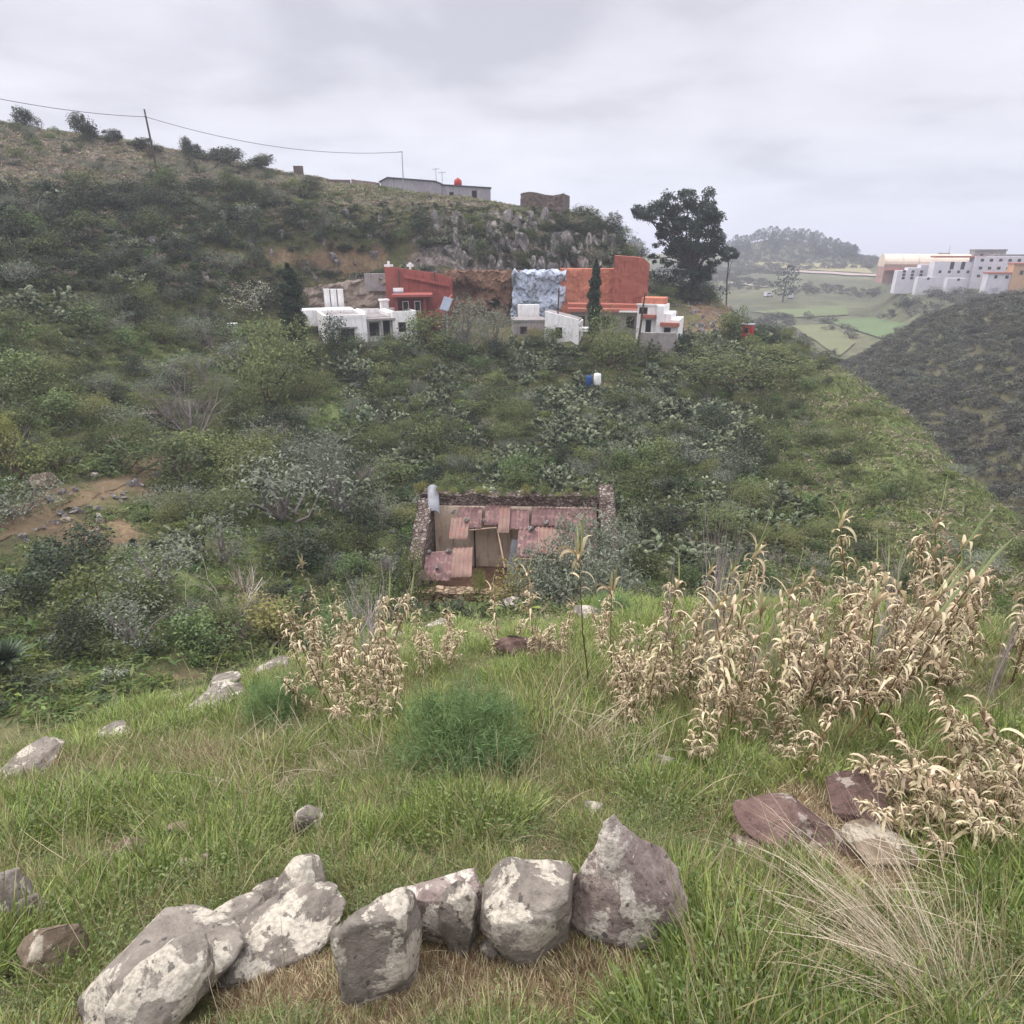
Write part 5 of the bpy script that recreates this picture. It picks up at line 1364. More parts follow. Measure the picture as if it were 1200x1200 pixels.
def stone_mesh(name, seed, mat, cuts=9, rough=.07, sub=5, tight=(.55, .85), up=.0, box=0):
    """angular stone: a ball cut by planes, then roughened; about 1 across"""
    g = np.random.default_rng(seed)
    bm = bmesh.new(); bmesh.ops.create_icosphere(bm, subdivisions=sub, radius=.62)
    V = np.array([v.co[:] for v in bm.verts]); F = [tuple(v.index for v in f.verts) for f in bm.faces]; bm.free()
    if box: V = np.sign(V) * (np.abs(V) / .62) ** box * .5
    for _ in range(cuts):
        n = unit(g.normal(size=3)); n[2] += up; n = unit(n); d = g.uniform(*tight) * .5
        s = V @ n - d; V = V - np.maximum(s, 0)[:, None] * n[None] * .94
    out = []
    for p in V:
        q = Vector(p) * 2.2 + Vector((seed * 3.1, 0, 0)); q3 = Vector(p) * 7 + Vector((seed, 5, 0))
        a = noise.fractal(q, .9, 2.1, 4) * rough + noise.fractal(q3, .8, 2.1, 4) * rough * .3
        ridge = abs(noise.noise(Vector(p) * 3.3 + Vector((0, seed, 0))))
        a -= .03 * max(0, .12 - ridge) / .12
        out.append(Vector(p) * (1 + a))
    me = bpy.data.meshes.new(name); me.from_pydata([tuple(p) for p in out], [], F); me.materials.append(mat)
    me.polygons.foreach_set('use_smooth', [True] * len(F)); me.update(); return me

NEARROCK = []
def rock(name, px, py, w, h, label, seed, mat=None, dpt=.8, tilt=(0, 0), rz=None, cuts=13, rough=.08, tight=(.5, .8), cat='rock', sink=.16, group=None, r_=None, box=0):
    """px, py: middle of the foot as seen; w, h: seen width and height in photo pixels"""
    if px < 240 and 940 < py < 1140: w *= 1.1; h *= 1.45; py += 6
    if px > 850 and 940 < py < 1025: w *= 1.28; h *= .92
    if py > 1040 and mat is None or mat is M_ROCKP: box = .58; tight = (.72, 1.05); cuts = 14
    if py > 1040: w *= 1.1; h *= 1.13; py += 12
    p = hit(px, py) if r_ is None else P(px, py, r_)
    m = mpp(p)
    me = stone_mesh('stone', seed, mat or M_ROCK, cuts, rough, 5 if w > 45 else 4, tight, 0, box)
    c = np.empty(len(me.vertices) * 3, dtype=np.float32); me.vertices.foreach_get('co', c); c = c.reshape(-1, 3)
    ext = c.max(0) - c.min(0)
    el = math.atan2(-p.z, math.hypot(p.x, p.y)); W = w * m
    D = W * dpt; H = max((h * m - D * math.sin(el) * .75) / max(math.cos(el), .3), h * m * .45) * (1 + sink)
    az = math.atan2(p.x, p.y)
    c = c / ext * np.array([W, D, H]) ; c[:, 2] -= c[:, 2].min() + H * sink
    me.vertices.foreach_set('co', c.ravel()); me.update()
    d = Vector((p.x, p.y, 0)).normalized()
    o = link(name, me, None, p + d * D * .4, (tilt[0], tilt[1], -az + (rz or 0)))
    NEARROCK.append((o.location.x, o.location.y, W * .5, D * .5))
    return tag(o, label, cat, group)
# the row of stones along the bottom
rock('boulder', 205, 1182, 165, 104, 'large lichen-blotched boulder at the left end of the bottom row of stones', 31, dpt=.7, tight=(.62, .9))
rock('boulder', 212, 1200, 120, 84, 'pale flat-topped boulder leaning against the front of the large left boulder', 32, dpt=.5, rz=.35, tight=(.6, .85))
rock('boulder', 340, 1122, 150, 60, 'long low lichen-covered boulder in the bottom row left of the square block', 33, dpt=.6, rz=.1, rough=.1)
rock('boulder', 285, 1085, 60, 34, 'small grey stone wedged on top behind the long low boulder', 34)
rock('boulder', 356, 1062, 58, 60, 'brown stone with a white lichen patch behind the long low boulder', 35, dpt=.8)
rock('boulder', 318, 1056, 40, 30, 'small brown stone beside the lichen-patched stone', 36)
rock('boulder', 452, 1158, 98, 102, 'squarish pale grey block in the middle of the bottom row', 37, dpt=.7, tight=(.62, .8), cuts=7)
rock('boulder', 522, 1098, 116, 74, 'long cream-coloured rock behind the gap in the bottom row', 38, M_ROCKP, dpt=.5)
rock('boulder', 538, 1112, 44, 74, 'narrow upright greenish stone before the cream-coloured rock', 39, dpt=.8, tight=(.7, .95))
rock('boulder', 578, 1116, 30, 26, 'small stone low between the upright stone and the two-toned block', 40)
rock('boulder', 622, 1122, 102, 100, 'two-toned block, pale above and brown below, right of the middle of the bottom row', 41, dpt=.75, tight=(.58, .8), cuts=8)
rock('boulder', 662, 1060, 54, 44, 'rounded pale stone between the two-toned block and the pointed boulder', 42, M_ROCKP)
def pointed():
    p = hit(728, 1122); m = mpp(p); g = np.random.default_rng(3)
    bm = bmesh.new(); bmesh.ops.create_icosphere(bm, subdivisions=6, radius=1.0)
    V = np.array([v.co[:] for v in bm.verts]); F = [tuple(v.index for v in f.verts) for f in bm.faces]; bm.free()
    V = V * np.array([.62, .5, .62])
    pl = [((-.85, -.5, .35), .33), ((.80, -.25, .55), .30), ((.3, -.95, .25), .30), ((-.35, -.9, .3), .32), ((.0, .9, .5), .34), ((-.2, .1, 1), .53), ((.9, .5, .1), .5), ((-.9, .4, .4), .36), ((.35, -.6, .75), .40)]
    for n, d in pl:
        n = unit(np.array(n)); s = V @ n - d; V = V - np.maximum(s, 0)[:, None] * n[None] * .97
    V[:, :2] *= (1 - .55 * np.clip(V[:, 2:3] / .5, 0, 1))
    V[:, 0] -= .16 * np.maximum(V[:, 2], 0) / .5
    out = []
    for q in V:
        v = Vector(q); a = noise.fractal(v * 3.2, .9, 2.1, 5) * .085 + noise.fractal(v * 11, .8, 2.1, 4) * .03
        out.append(v * (1 + a))
    c = np.array([tuple(v) for v in out]); e = c.max(0) - c.min(0); c = c / e * np.array([150 * m, 95 * m, 200 * m]); c[:, 2] -= c[:, 2].min() + 26 * m
    me = bpy.data.meshes.new('stone'); me.from_pydata(c.tolist(), [], F); me.materials.append(M_ROCKP); me.polygons.foreach_set('use_smooth', [True] * len(F)); me.update()
    d = Vector((p.x, p.y, 0)).normalized(); o = link('boulder', me, None, p + d * 40 * m, -math.atan2(p.x, p.y) + .1)
    NEARROCK.append((o.location.x, o.location.y, 60 * m, 45 * m)); tag(o, 'tall pointed boulder with pinkish lower face at the right end of the bottom row', 'rock')
pointed()
rock('boulder', 690, 1090, 46, 60, 'dark brown stone tucked against the left foot of the pointed boulder', 44, mat=M_ROCKB)
rock('rock', 358, 986, 42, 46, 'small pyramid-shaped rock alone in the grass above the bottom row', 45, tight=(.5, .75))
rock('rock', 12, 1082, 62, 50, 'pale rock at the left edge above the bottom left corner', 46)
rock('rock', 48, 1072, 24, 30, 'small dark stone beside the pale rock at the left edge', 47)
rock('rock', 68, 1132, 54, 46, 'buff-brown rock half buried near the bottom left', 48, mat=M_SOILR)
rock('rock', 156, 1020, 70, 30, 'flat reddish brick-like stone in the left grass', 49, mat=M_ROCKB, cuts=12, tight=(.5, .7))
rock('rock', 112, 1036, 30, 20, 'low dull stone left of the reddish flat stone', 50, mat=M_SOILR)
rock('rock', 216, 988, 44, 28, 'half buried grey stone between the reddish stone and the pyramid rock', 51, mat=M_SOILR)
rock('rock', 232, 1028, 34, 22, 'dull brown stone right of the reddish flat stone', 52, mat=M_SOILR)
for i, (px, py, w, h, lab) in enumerate(((321, 790, 42, 22, 'rounded cream rock on the lip of the left slope'), (262, 815, 44, 26, 'tilted pale slab below the cream rock on the lip'), (255, 838, 66, 24, 'long tan slab lying along the lip of the left slope'), (205, 826, 26, 14, 'small flat slab left of the long tan slab'), (130, 872, 50, 22, 'pale broken slab on the left slope'), (45, 905, 72, 24, 'wide cream slab at the far left of the near slope'), (15, 918, 44, 18, 'low pale slab at the left edge under the wide cream slab'), (208, 852, 24, 12, 'thin pale stone between the tan slab and the broken slab'))):
    rock('slab', px, py, w, h, lab, 60 + i, tilt=(0, -.25), tight=(.5, .8), dpt=.8)
rock('boulder', 912, 1000, 94, 84, 'large smooth red-brown boulder in the right foreground', 71, mat=M_ROCKB, cuts=6, tight=(.75, .95))
rock('boulder', 1004, 972, 84, 62, 'brown boulder with white lichen behind the red-brown boulder', 72, mat=M_ROCKB)
rock('boulder', 1052, 948, 60, 42, 'flat brown rock partly behind the low dry canes', 73, mat=M_ROCKB)
rock('boulder', 1030, 1018, 72, 54, 'pale-faced brown rock in front of the lichen boulder', 74, mat=M_SOILR)
rock('rock', 955, 1002, 60, 30, 'low crumbly brown rock at the right foot of the red-brown boulder', 75, mat=M_ROCKB)
rock('rock', 880, 1012, 44, 24, 'small crumbly brown rock at the left foot of the red-brown boulder', 76, mat=M_ROCKB)
rock('rock', 776, 912, 28, 32, 'small pale-topped stone under the dry canes', 77)
rock('rock', 698, 956, 24, 20, 'little grey stone in the grass above the pointed boulder', 78)
rock('rock', 868, 1148, 62, 44, 'grey stone half buried in grass near the bottom right', 79, mat=M_SOILR)
rock('rock', 798, 1020, 18, 22, 'little pale stone right of the pointed boulder', 80)
rock('rock', 605, 722, 36, 26, 'round pale boulder before the grey shrub by the ruin', 81)
rock('rock', 690, 726, 34, 18, 'pale boulder at the foot of the silvery shrub', 82)
rock('rock', 622, 774, 92, 38, 'long pinkish rough rock among the middle canes', 83, mat=M_ROCKB, dpt=.4, rough=.14)
rock('rock', 512, 742, 30, 16, 'low pale stone left of the middle canes', 84)
rock('rock', 465, 752, 22, 12, 'small stone between the left canes and the middle canes', 85)
# stones along the path and on the slope
for i, (px, py, w, h, lab) in enumerate(((130, 522, 30, 12, 'tan flat boulder just above the dirt path'), (52, 576, 30, 26, 'round grey-brown boulder at the left end of the dirt path'), (83, 546, 12, 12, 'small pale boulder above the left end of the path'), (110, 562, 16, 10, 'small pale rock on the upper edge of the path'), (183, 528, 10, 12, 'small upright stone at the right end of the path'), (78, 612, 14, 8, 'small stone below the path'), (118, 614, 10, 14, 'little white upright stone under the path'), (112, 634, 16, 20, 'dark stone at the lower edge of the bare soil'), (170, 492, 44, 14, 'flat dark rock left of the bare lilac bush'), (98, 528, 10, 8, 'tiny pale stone left of the tan flat boulder'))):
    rock('hillside_stone', px, py, w, h, lab, 120 + i, mat=M_SOILR if i % 3 else M_ROCK)
ST = [stone_mesh('stone', 150 + i, M_ROCKG, 9, .08, 4, (.5, .8)) for i in range(6)]
def stone_copy(name, p, s, label, group, sc=(1, 1, 1), tiltmax=.3):
    o = link(name, rnd.choice(ST), None, p, (rnd.uniform(-tiltmax, tiltmax), rnd.uniform(-tiltmax, tiltmax), rnd.uniform(0, 6.28)), (s * sc[0], s * sc[1], s * sc[2]))
    return tag(o, label, 'rock', group)
for i in range(46):     # the path's rubble edging
    t = rnd.random(); px = 20 + t * 170 + rnd.uniform(-5, 5); py = 618 - t * 78 + rnd.choice((-14, 14, 20)) + rnd.uniform(-5, 5)
    p = hit(px, py); stone_copy('path_stone', p, rnd.uniform(.18, .5), 'small loose stone on the edge of the dirt path on the left slope', 'loose stones along the dirt path')
for i in range(90):    # columns and blocks of basalt in the cliff
    px = rnd.uniform(500, 720); py = rnd.uniform(258, 322) if px < 650 else rnd.uniform(270, 318)
    if px > 650 and rnd.random() < .3: px = rnd.uniform(690, 722)
    p = hit(px, py)
    if p is None or math.hypot(p.x, p.y) > 110: continue
    s = rnd.uniform(.8, 2.0); stone_copy('basalt_block', p, s, 'grey basalt block standing out of the cliff above the painted rock walls', 'basalt blocks in the cliff', (.8, .8, 1.5), .2)
for i in range(26):
    p = hit(rnd.uniform(150, 470), rnd.uniform(250, 330))
    if p is not None: stone_copy('cliff_stone', p, rnd.uniform(.5, 1.3), 'grey rock showing between the bushes on the steep cliff left of the houses', 'rocks on the left cliff', (.9, .8, 1.3), .3)
for i in range(60):
    px = rnd.uniform(352, 432); p = P(px, rnd.uniform(322, 336), 86.4); stone_copy('wall_stone', p, rnd.uniform(.4, .75), 'dark stone in the dry stone heap above the flat-roofed house', 'stones of the dark heap above the house')
for i in range(44):
    px = rnd.uniform(785, 872); py = rnd.uniform(352, 394); p = hit(px, py); stone_copy('rubble_stone', p, rnd.uniform(.3, .95), 'brown rubble stone on the bare dirt terrace right of the houses', 'rubble on the dirt terrace')
for i, (px, py) in enumerate(((500, 652), (513, 670), (523, 651), (562, 612), (655, 617), (667, 616), (620, 622), (618, 648), (672, 650), (640, 614), (522, 602), (540, 612))):
    y = DEP * lt(py); p = MRU @ Vector((lx(px), y, zr(y) + .17)); stone_copy('weight_stone', p, rnd.uniform(.2, .34), 'stone weighing down the reddish roof sheets of the ruin', 'stones on the ruin roof', (1, .8, .6))

# ------------------------------------------------------------------ dry canes
M_DRY = m_leaf('dry_cane_leaf', hx('#6f5b40'), hx('#ecdcb8'), .25, .1, .012, .6)
M_DRY2 = m_leaf('dry_cane_plume', hx('#9c8766'), hx('#dccbaa'), .25, .1, .015, .6)
M_CGREEN = m_leaf('cane_green_leaf', hx('#7d8a55'), hx('#b3bb8c'), .25, .1, .02, .6)
M_CANE = m_leaf('cane_stem', hx('#4c382b'), hx('#8d7253'), 0, .2, .01, .6)
def ribbon(base, d0, L, w, g, curl, n=7, twist=.6, droop=1.0):
    """a leaf blade that arches over and curls"""
    pts = [np.array(base, float)]; d = unit(np.array(d0, float)); st = L / n
    for i in range(n):
        k_ = (i + 1) / n
        d = unit(d + np.array([0, 0, -1]) * droop * (.12 + curl * k_ * .55) + g.normal(size=3) * .05)
        pts.append(pts[-1] + d * st)
    pts = np.array(pts); t = unit(np.gradient(pts, axis=0)); side = unit(np.cross(t, np.array([.05, .02, 1.0]) + g.normal(size=3) * .15))
    nn = np.cross(side, t); a = np.linspace(0, twist * g.normal(), n + 1)[:, None]; side = side * np.cos(a) + nn * np.sin(a)
    prof = np.interp(np.linspace(0, 1, n + 1), [0, .15, .5, .85, 1], [.55, .9, 1, .6, .05])[:, None] * w * .5
    fold = nn * prof * .45
    V = np.stack([pts - side * prof + fold, pts, pts + side * prof + fold], 1).reshape(-1, 3)
    i = np.arange(n)[:, None] * 3; F = np.concatenate([np.stack([i + q, i + q + 1, i + q + 4, i + q + 3], -1).reshape(-1, 4) for q in (0, 1)])
    return V, F
def cane_meshes(seed, h=1.5, nl=18, small=60, plume=7, green=2, start=.35, lean=.12, Ls=(.22, .4), leafw=.022, plume_l=(.22, .38), head=True, side=True):
    """stem, dry leaves and head of one cane"""
    g = np.random.default_rng(seed); n = 12; pts = []; d = unit(np.array([lean * g.normal(), lean * g.normal(), 1.0])); p = np.array([0, 0, -.06])
    for i in range(n + 1): pts.append(p.copy()); d = unit(d + g.normal(size=3) * .03); p = p + d * h / n
    pts = np.array(pts); paths = [(pts, np.linspace(.0075, .0035, n + 1))]
    def at(t): f = t * n; i = min(int(f), n - 1); return pts[i] + (pts[i + 1] - pts[i]) * (f - i)
    LP = []
    def addl(b, d0, L, w, mi, curl, tint=None, **kw):
        V, F = ribbon(b, d0, L, w, g, curl, **kw); LP.append((V, F, mi, np.full(len(F), g.uniform(0, 1) if tint is None else tint)))
    for i in range(nl):
        t = start + (1 - start) * (i + g.uniform(0, .8)) / nl; a = i * 2.5 + g.normal() * .5
        addl(at(min(t, .99)), (math.cos(a), math.sin(a), 1.1), g.uniform(*Ls) * (1.1 - .4 * t), leafw * g.uniform(.7, 1.2), 0, g.uniform(.8, 2.0))
    if side:
        for i in range(small // 6):
            t = g.uniform(start * .7, .97); a = g.uniform(0, 6.28); b0 = at(t); dd = unit(np.array([math.cos(a) * .8, math.sin(a) * .8, 1.0])); Ls_ = g.uniform(.08, .24) * (1.15 - t * .5)
            q = np.array([b0, b0 + dd * Ls_ * .5, b0 + dd * Ls_ + np.array([0, 0, .02])]); paths.append((q, np.array([.003, .0025, .0015])))
            for j in range(6):
                aa = g.uniform(0, 6.28); f = g.uniform(.3, 1); addl(b0 + dd * Ls_ * f, (math.cos(aa), math.sin(aa), .9), g.uniform(.05, .12), .012 * g.uniform(.7, 1.3), 0, g.uniform(1.4, 3.2), n=6)
    if head:
        for i in range(plume):
            a = i * 2.4; addl(at(.97), (.2 * math.cos(a), .2 * math.sin(a), 1.0), g.uniform(*plume_l), .03 * g.uniform(.8, 1.2), 1, g.uniform(.1, 1.5), droop=g.uniform(.4, 1.5))
        for i in range(green):
            a = g.uniform(0, 6.28); addl(at(.99), (.2 * math.cos(a), .2 * math.sin(a), 1.2), g.uniform(.25, .45), .02, 2, g.uniform(0, .15), droop=.5)
    SV, SF = tubes_np(paths, 5)
    st = merge('stem', [(SV, SF, 0, np.clip(g.uniform(0, 1) * .5 + .3 * (np.arange(len(SF)) % 7 < 5), 0, 1))], (M_CANE,), smooth=True)
    lv = merge('dry_leaves', LP, (M_DRY, M_DRY2, M_CGREEN))
    return st, lv
TALL = [cane_meshes(800 + i, 1.5, 18, 70, 4, 1, .35, Ls=(.12, .28), plume_l=(.14, .28)) for i in range(4)]
DENSE = [cane_meshes(820 + i, 1.0, 15, 140, 3, 1, .16, lean=.22, Ls=(.1, .24), leafw=.017, plume_l=(.1, .22), head=i % 2 == 0) for i in range(8)]
HEAD = [cane_meshes(840 + i, 1.5, 5, 0, 10, 4, .8, Ls=(.2, .3), plume_l=(.24, .42), side=False, lean=.06) for i in range(3)]
BARE = [cane_meshes(850 + i, 1.5, 3, 0, 0, 3, .8, Ls=(.15, .25), side=False, lean=.05, head=True) for i in range(2)]
SPRAWL = [cane_meshes(860 + i, .75, 20, 120, 4, 1, .05, lean=.55, Ls=(.14, .32), leafw=.021, plume_l=(.15, .28), head=i == 0) for i in range(4)]
def cane(kind, px, py, top, label, group=None, lean=None, name='dry_cane', base_h=None, r_=None):
    """foot at (px, py), height up to pixel row top"""
    p = hit(px, py) if r_ is None else at_r(px, r_, py)
    m = mpp(p); hgt = max((py - top) * m / math.cos(PITCH * .2), .12)
    st, lv = rnd.choice(kind); s = hgt / {'T': 1.62, 'D': 1.05, 'H': 1.75, 'B': 1.6, 'S': .8}[KEY[id(kind)]]
    a = rnd.uniform(0, 6.28); e = empty(name, p, a, label, 'cane', group, 1)
    if lean is not None: e.rotation_euler = (lean[1], lean[0], 0)
    e.scale = (s ** .6, s ** .6, s)
    link('stem', st, e); link('dry_leaves', lv, e)
    return e
KEY = {id(TALL): 'T', id(DENSE): 'D', id(HEAD): 'H', id(BARE): 'B', id(SPRAWL): 'S'}
# single canes one can point to
cane(HEAD, 690, 812, 596, 'tall cane with a broad golden head in front of the grey shrub', lean=(-.05, 0))
cane(HEAD, 872, 850, 672, 'upright cane with a drooping orange-brown head above the right mass of canes', lean=(0, 0))
cane(HEAD, 362, 740, 640, 'thin cane with a small yellow head standing highest on the left', lean=(0, 0))
cane(TALL, 392, 838, 676, 'leaning dark-stemmed cane with curled pale leaves in the left group', lean=(-.12, 0))
cane(HEAD, 717, 800, 652, 'thin straight cane with a tiny head right of the golden-headed cane', lean=(0, 0))
cane(HEAD, 1083, 872, 738, 'single cane with big drooping leaves above the low right canes', lean=(0, 0))
cane(TALL, 1172, 950, 722, 'tall cane with large pale curled leaves at the right edge', lean=(.02, 0))
cane(HEAD, 1190, 960, 640, 'tall cane touching the right edge of the photo', lean=(.05, 0))
cane(TALL, 1000, 800, 566, 'tallest cane of the right mass with a feathery tip leaning left', lean=(-.14, 0))
cane(HEAD, 1010, 840, 650, 'stout cane with a green blade in the middle of the right mass', lean=(-.02, 0))
cane(TALL, 582, 762, 668, 'cane leaning left with curled white leaves before the ruin wall', lean=(-.1, 0))
cane(TALL, 622, 772, 646, 'curved cane with pale feathery leaves before the open part of the ruin', lean=(-.08, 0))
cane(TALL, 506, 792, 722, 'short cane with spreading straw leaves left of the ruin window', lean=(0, 0))
def rows(kind, n, box, hts, label, group, leanr=.12, name='dry_cane'):
    for i in range(n):
        px = rnd.uniform(box[0], box[2]); py = rnd.uniform(box[1], box[3])
        if group == 'dry canes of the right mass': py = max(py, 760 + .0 * px); 
        h = rnd.uniform(*hts)
        cane(kind, px, py, py - h, label, group, (rnd.uniform(-leanr, leanr), rnd.uniform(-.1, .1)), name)
rows(DENSE, 20, (355, 790, 478, 868), (60, 120), 'tan dry cane in the dense group of canes left of the fennel bush', 'dry canes of the left group')
rows(TALL, 6, (350, 760, 450, 820), (70, 130), 'taller dry cane rising out of the canes left of the fennel bush', 'taller canes of the left group')
rows(DENSE, 7, (480, 765, 545, 800), (40, 80), 'small dry cane in the short clump just below the ruin window', 'small canes below the ruin window')
rows(DENSE, 12, (580, 755, 720, 795), (40, 85), 'small dry cane around the long pinkish rock', 'small canes around the pinkish rock')
rows(DENSE, 10, (710, 800, 770, 862), (70, 130), 'dry cane in the narrow clump right of the middle of the slope', 'dry canes of the narrow clump')
rows(DENSE, 25, (765, 790, 985, 915), (70, 140), 'tan dry cane in the dense mass of canes on the right', 'dry canes of the right mass', .2)
rows(DENSE, 18, (930, 760, 1110, 850), (90, 170), 'tan dry cane in the back of the right mass below the spur', 'dry canes at the back of the right mass', .2)
rows(TALL, 20, (800, 790, 1110, 880), (150, 260), 'tall dry cane sticking out of the right mass', 'tall canes of the right mass', .3)
rows(DENSE, 14, (1090, 740, 1235, 830), (100, 200), 'dry cane in the far right group near the photo edge', 'dry canes of the far right group', .15)
rows(SPRAWL, 26, (1085, 900, 1235, 1010), (70, 125), 'low sprawling cane with big pale curled leaves at the right edge', 'sprawling canes at the right edge', .35)
# leafless wispy stalks
M_WISP = m_leaf('wispy_stalk', hx('#8c7f7c'), hx('#c4b7b2'), 0, .1, .01, .9)
WISP = [twig_mesh('wispy_stalk_mesh', 880 + i, (M_GREY, M_WISP), stems=3, depth=2, kids=5, lean=.12, spread=.22, rad=.011, h=1.3) for i in range(3)]
def wisp(px, py, top, label, w=1.0, me=None):
    p = hit(px, py); m = mpp(p); s = (py - top) * m / mesh_bb(me or WISP[0])[2]
    return tag(link('bare_stalk', me or rnd.choice(WISP), None, p, rnd.uniform(0, 6), (s * w, s * w, s)), label, 'dead plant')
wisp(820, 812, 560, 'tall wispy leafless stalks left of the orange-headed cane', .8, WISP[0]); wisp(836, 800, 500, 'thinnest and tallest pale stalk above the right canes', .35, WISP[1])
wisp(1030, 800, 630, 'broad spray of lilac-grey bare stalks behind the right mass', 1.5, WISP[2]); wisp(1072, 790, 650, 'bare stalks leaning right beside the lilac-grey spray', 1.2, WISP[0]); wisp(425, 790, 640, 'grey-lilac bare stalks behind the left canes', 1.3, WISP[1]); wisp(775, 800, 610, 'single thin stalk left of the wispy leafless stalks', .3, WISP[2])
wisp(445, 780, 655, 'second bare grey stalks right behind the left canes', 1.2, WISP[2])
for i in range(14): wisp(rnd.uniform(770, 1180), rnd.uniform(790, 850), rnd.uniform(600, 700), 'grey leafless stalk standing among the right mass of dry canes', rnd.uniform(.4, .8)); COL.objects[-1]['group'] = 'leafless stalks in the right mass'
# fennel
def fennel_mesh(seed, n=12000):
    g = np.random.default_rng(seed); L = []
    for i in range(30):
        a = g.uniform(0, 6.28); r = .46 * math.sqrt(g.uniform(0, 1)); L.append(((r * math.cos(a), r * math.sin(a), g.uniform(.3, .72) * (1 - .35 * r)), tuple(g.uniform(.14, .3) for _ in '123')))
    C, k = lobe_points(L, n, g, .6); C[:, 2] = np.abs(C[:, 2])
    ax = C * np.array([1, 1, .6]) + np.array([0, 0, .25]); V, F = leaf_quads(C, .085, .055, g, 0, ax)
    paths = [(np.array([(0, 0, -.05), np.array(l[0]) * .5, np.array(l[0])]), np.array([.012, .008, .003])) for l in L]
    SV, SF = tubes_np(paths, 4); lt_ = g.uniform(0, 1, 30)
    return merge('fennel_mesh', [(V, F, 0, np.clip(.4 * lt_[k] + .6 * g.uniform(0, 1, n), 0, 1)), (SV, SF, 1, .3)], (M_FENNEL, M_HERB))
FEN = [fennel_mesh(90), fennel_mesh(91, 9000)]
S('fennel_bush', FEN[0], 546, 898, 132, 108, 'feathery dark green fennel bush in the middle of the near slope', 'bush')
S('fennel_bush', FEN[1], 334, 846, 66, 66, 'smaller feathery green bush at the left of the dry canes', 'bush')
S('fennel_bush', FEN[1], 395, 752, 60, 40, 'feathery green bush behind the left canes', 'bush')
S('fennel_bush', FEN[1], 720, 722, 40, 30, 'low green feathery clump right of the silvery shrub', 'bush')
# pale straw tussock lower right
def straw(name, seed, n, L, lean, mats, spread=.12, w=.0035, fan=.5, bdir=(-.8, .35)):
    g = np.random.default_rng(seed); P_ = []
    for i in range(n):
        b = np.array([g.normal() * spread, g.normal() * spread, -.02]); d = np.array([bdir[0] * lean + g.normal() * fan, bdir[1] * lean + g.normal() * fan, .75 + .2 * g.normal()])
        V, F = ribbon(b, d, L * g.uniform(.4, 1.15), w * g.uniform(.7, 1.4), g, g.uniform(.0, .5), n=6, droop=.5); P_.append((V, F, 0, np.full(len(F), g.uniform(0, 1))))
    return merge(name, P_, mats)
M_STRAW = m_leaf('pale_straw', hx('#8c7d66'), hx('#cbbfa6'), .15, .1, .01, .7)
ST1 = straw('straw_mesh', 95, 230, .62, .9, (M_STRAW,), .07, w=.0015, fan=.38, bdir=(-.75, .55))
p = hit(1120, 1190); tag(link('straw_tussock', ST1, None, p, 0), 'pale dead grass tussock fanning to the left in the lower right corner', 'grass tussock')
p = hit(1085, 1120); tag(link('straw_tussock', straw('straw_mesh', 96, 60, .6, .9, (M_STRAW,), .12, w=.002, fan=.3, bdir=(-.7, .6)), None, p, .1), 'thin pale straw arching over the brown rocks on the right', 'grass tussock')
p = hit(1180, 1075); tag(link('straw_tussock', straw('straw_mesh', 97, 30, .7, 1.3, (M_STRAW,), .1, w=.002, fan=.2, bdir=(-1, .0)), None, p, .0), 'long straws lying sideways at the right edge below the sprawling canes', 'grass tussock')
for i, (px, py, lab) in enumerate(((690, 880, 'straw-coloured tussock right of the fennel bush'), (650, 850, 'thin straw tussock behind the right side of the fennel bush'), (745, 905, 'dull brown tussock left of the right mass of canes'), (430, 905, 'straw tussock under the left canes'), (330, 890, 'dry tussock left of the left canes'), (300, 940, 'wispy straw tussock above the pyramid-shaped rock'))):
    p = hit(px, py); tag(link('straw_tussock', straw('straw_mesh', 100 + i, 90, .42, .3, (M_STRAW if i != 2 else M_DRYH,), .14, .003), None, p, rnd.uniform(0, 6)), lab, 'grass tussock')

# ------------------------------------------------------------------ grass (uncountable)
M_GRASS = m_leaf('grass_blade', hx('#586a30'), hx('#a6b468'), .3, .22, .02, .55)
M_GRASS2 = m_leaf('grass_blade_yellow', hx('#6d7a3e'), hx('#adb472'), .3, .2, .02, .55)
M_DGRASS = m_leaf('dry_grass_blade', hx('#7f7252'), hx('#c6b994'), .25, .2, .01, .7)
M_BROWN = m_leaf('dead_grass_blade', hx('#5c4434'), hx('#94765a'), .1, .2, .01, .8)
M_WEED = m_leaf('weed_leaf', hx('#4a5a34'), hx('#85925e'), .3, .2, .02, .5)
M_GREYW_ = m_leaf('grey_weed_leaf', hx('#566046'), hx('#87925f'), .2, .15, .02, .6)
def tuft(seed, mats, n=46, h=.085, w=.0034, fan=.55, spread=.07, curl=(.1, .9), nseg=3, second=.15):
    g = np.random.default_rng(seed); P_ = []
    for i in range(n):
        a = g.uniform(0, 6.28); r = spread * math.sqrt(g.uniform(0, 1)); f = abs(g.normal()) * fan
        V, F = ribbon((r * math.cos(a), r * math.sin(a), -.015), (f * math.cos(a + .4 * g.normal()), f * math.sin(a + .4 * g.normal()), 1), h * g.uniform(.45, 1.25), w * g.uniform(.6, 1.4), g, g.uniform(*curl), n=nseg, droop=.6)
        P_.append((V, F, 1 if g.uniform() < second and len(mats) > 1 else 0, np.full(len(F), g.uniform(0, 1))))
    return merge('grass_tuft_mesh', P_, mats)
def weed(seed, mats, n=90, h=.1):
    g = np.random.default_rng(seed); C = g.normal(size=(n, 3)) * np.array([.06, .06, 0]); C[:, 2] = np.abs(g.normal(size=n)) * h * .5 + .01
    V, F = leaf_quads(C, .012, .4, g, .8); return merge('weed_mesh', [(V, F, 0, g.uniform(0, 1, n))], mats)
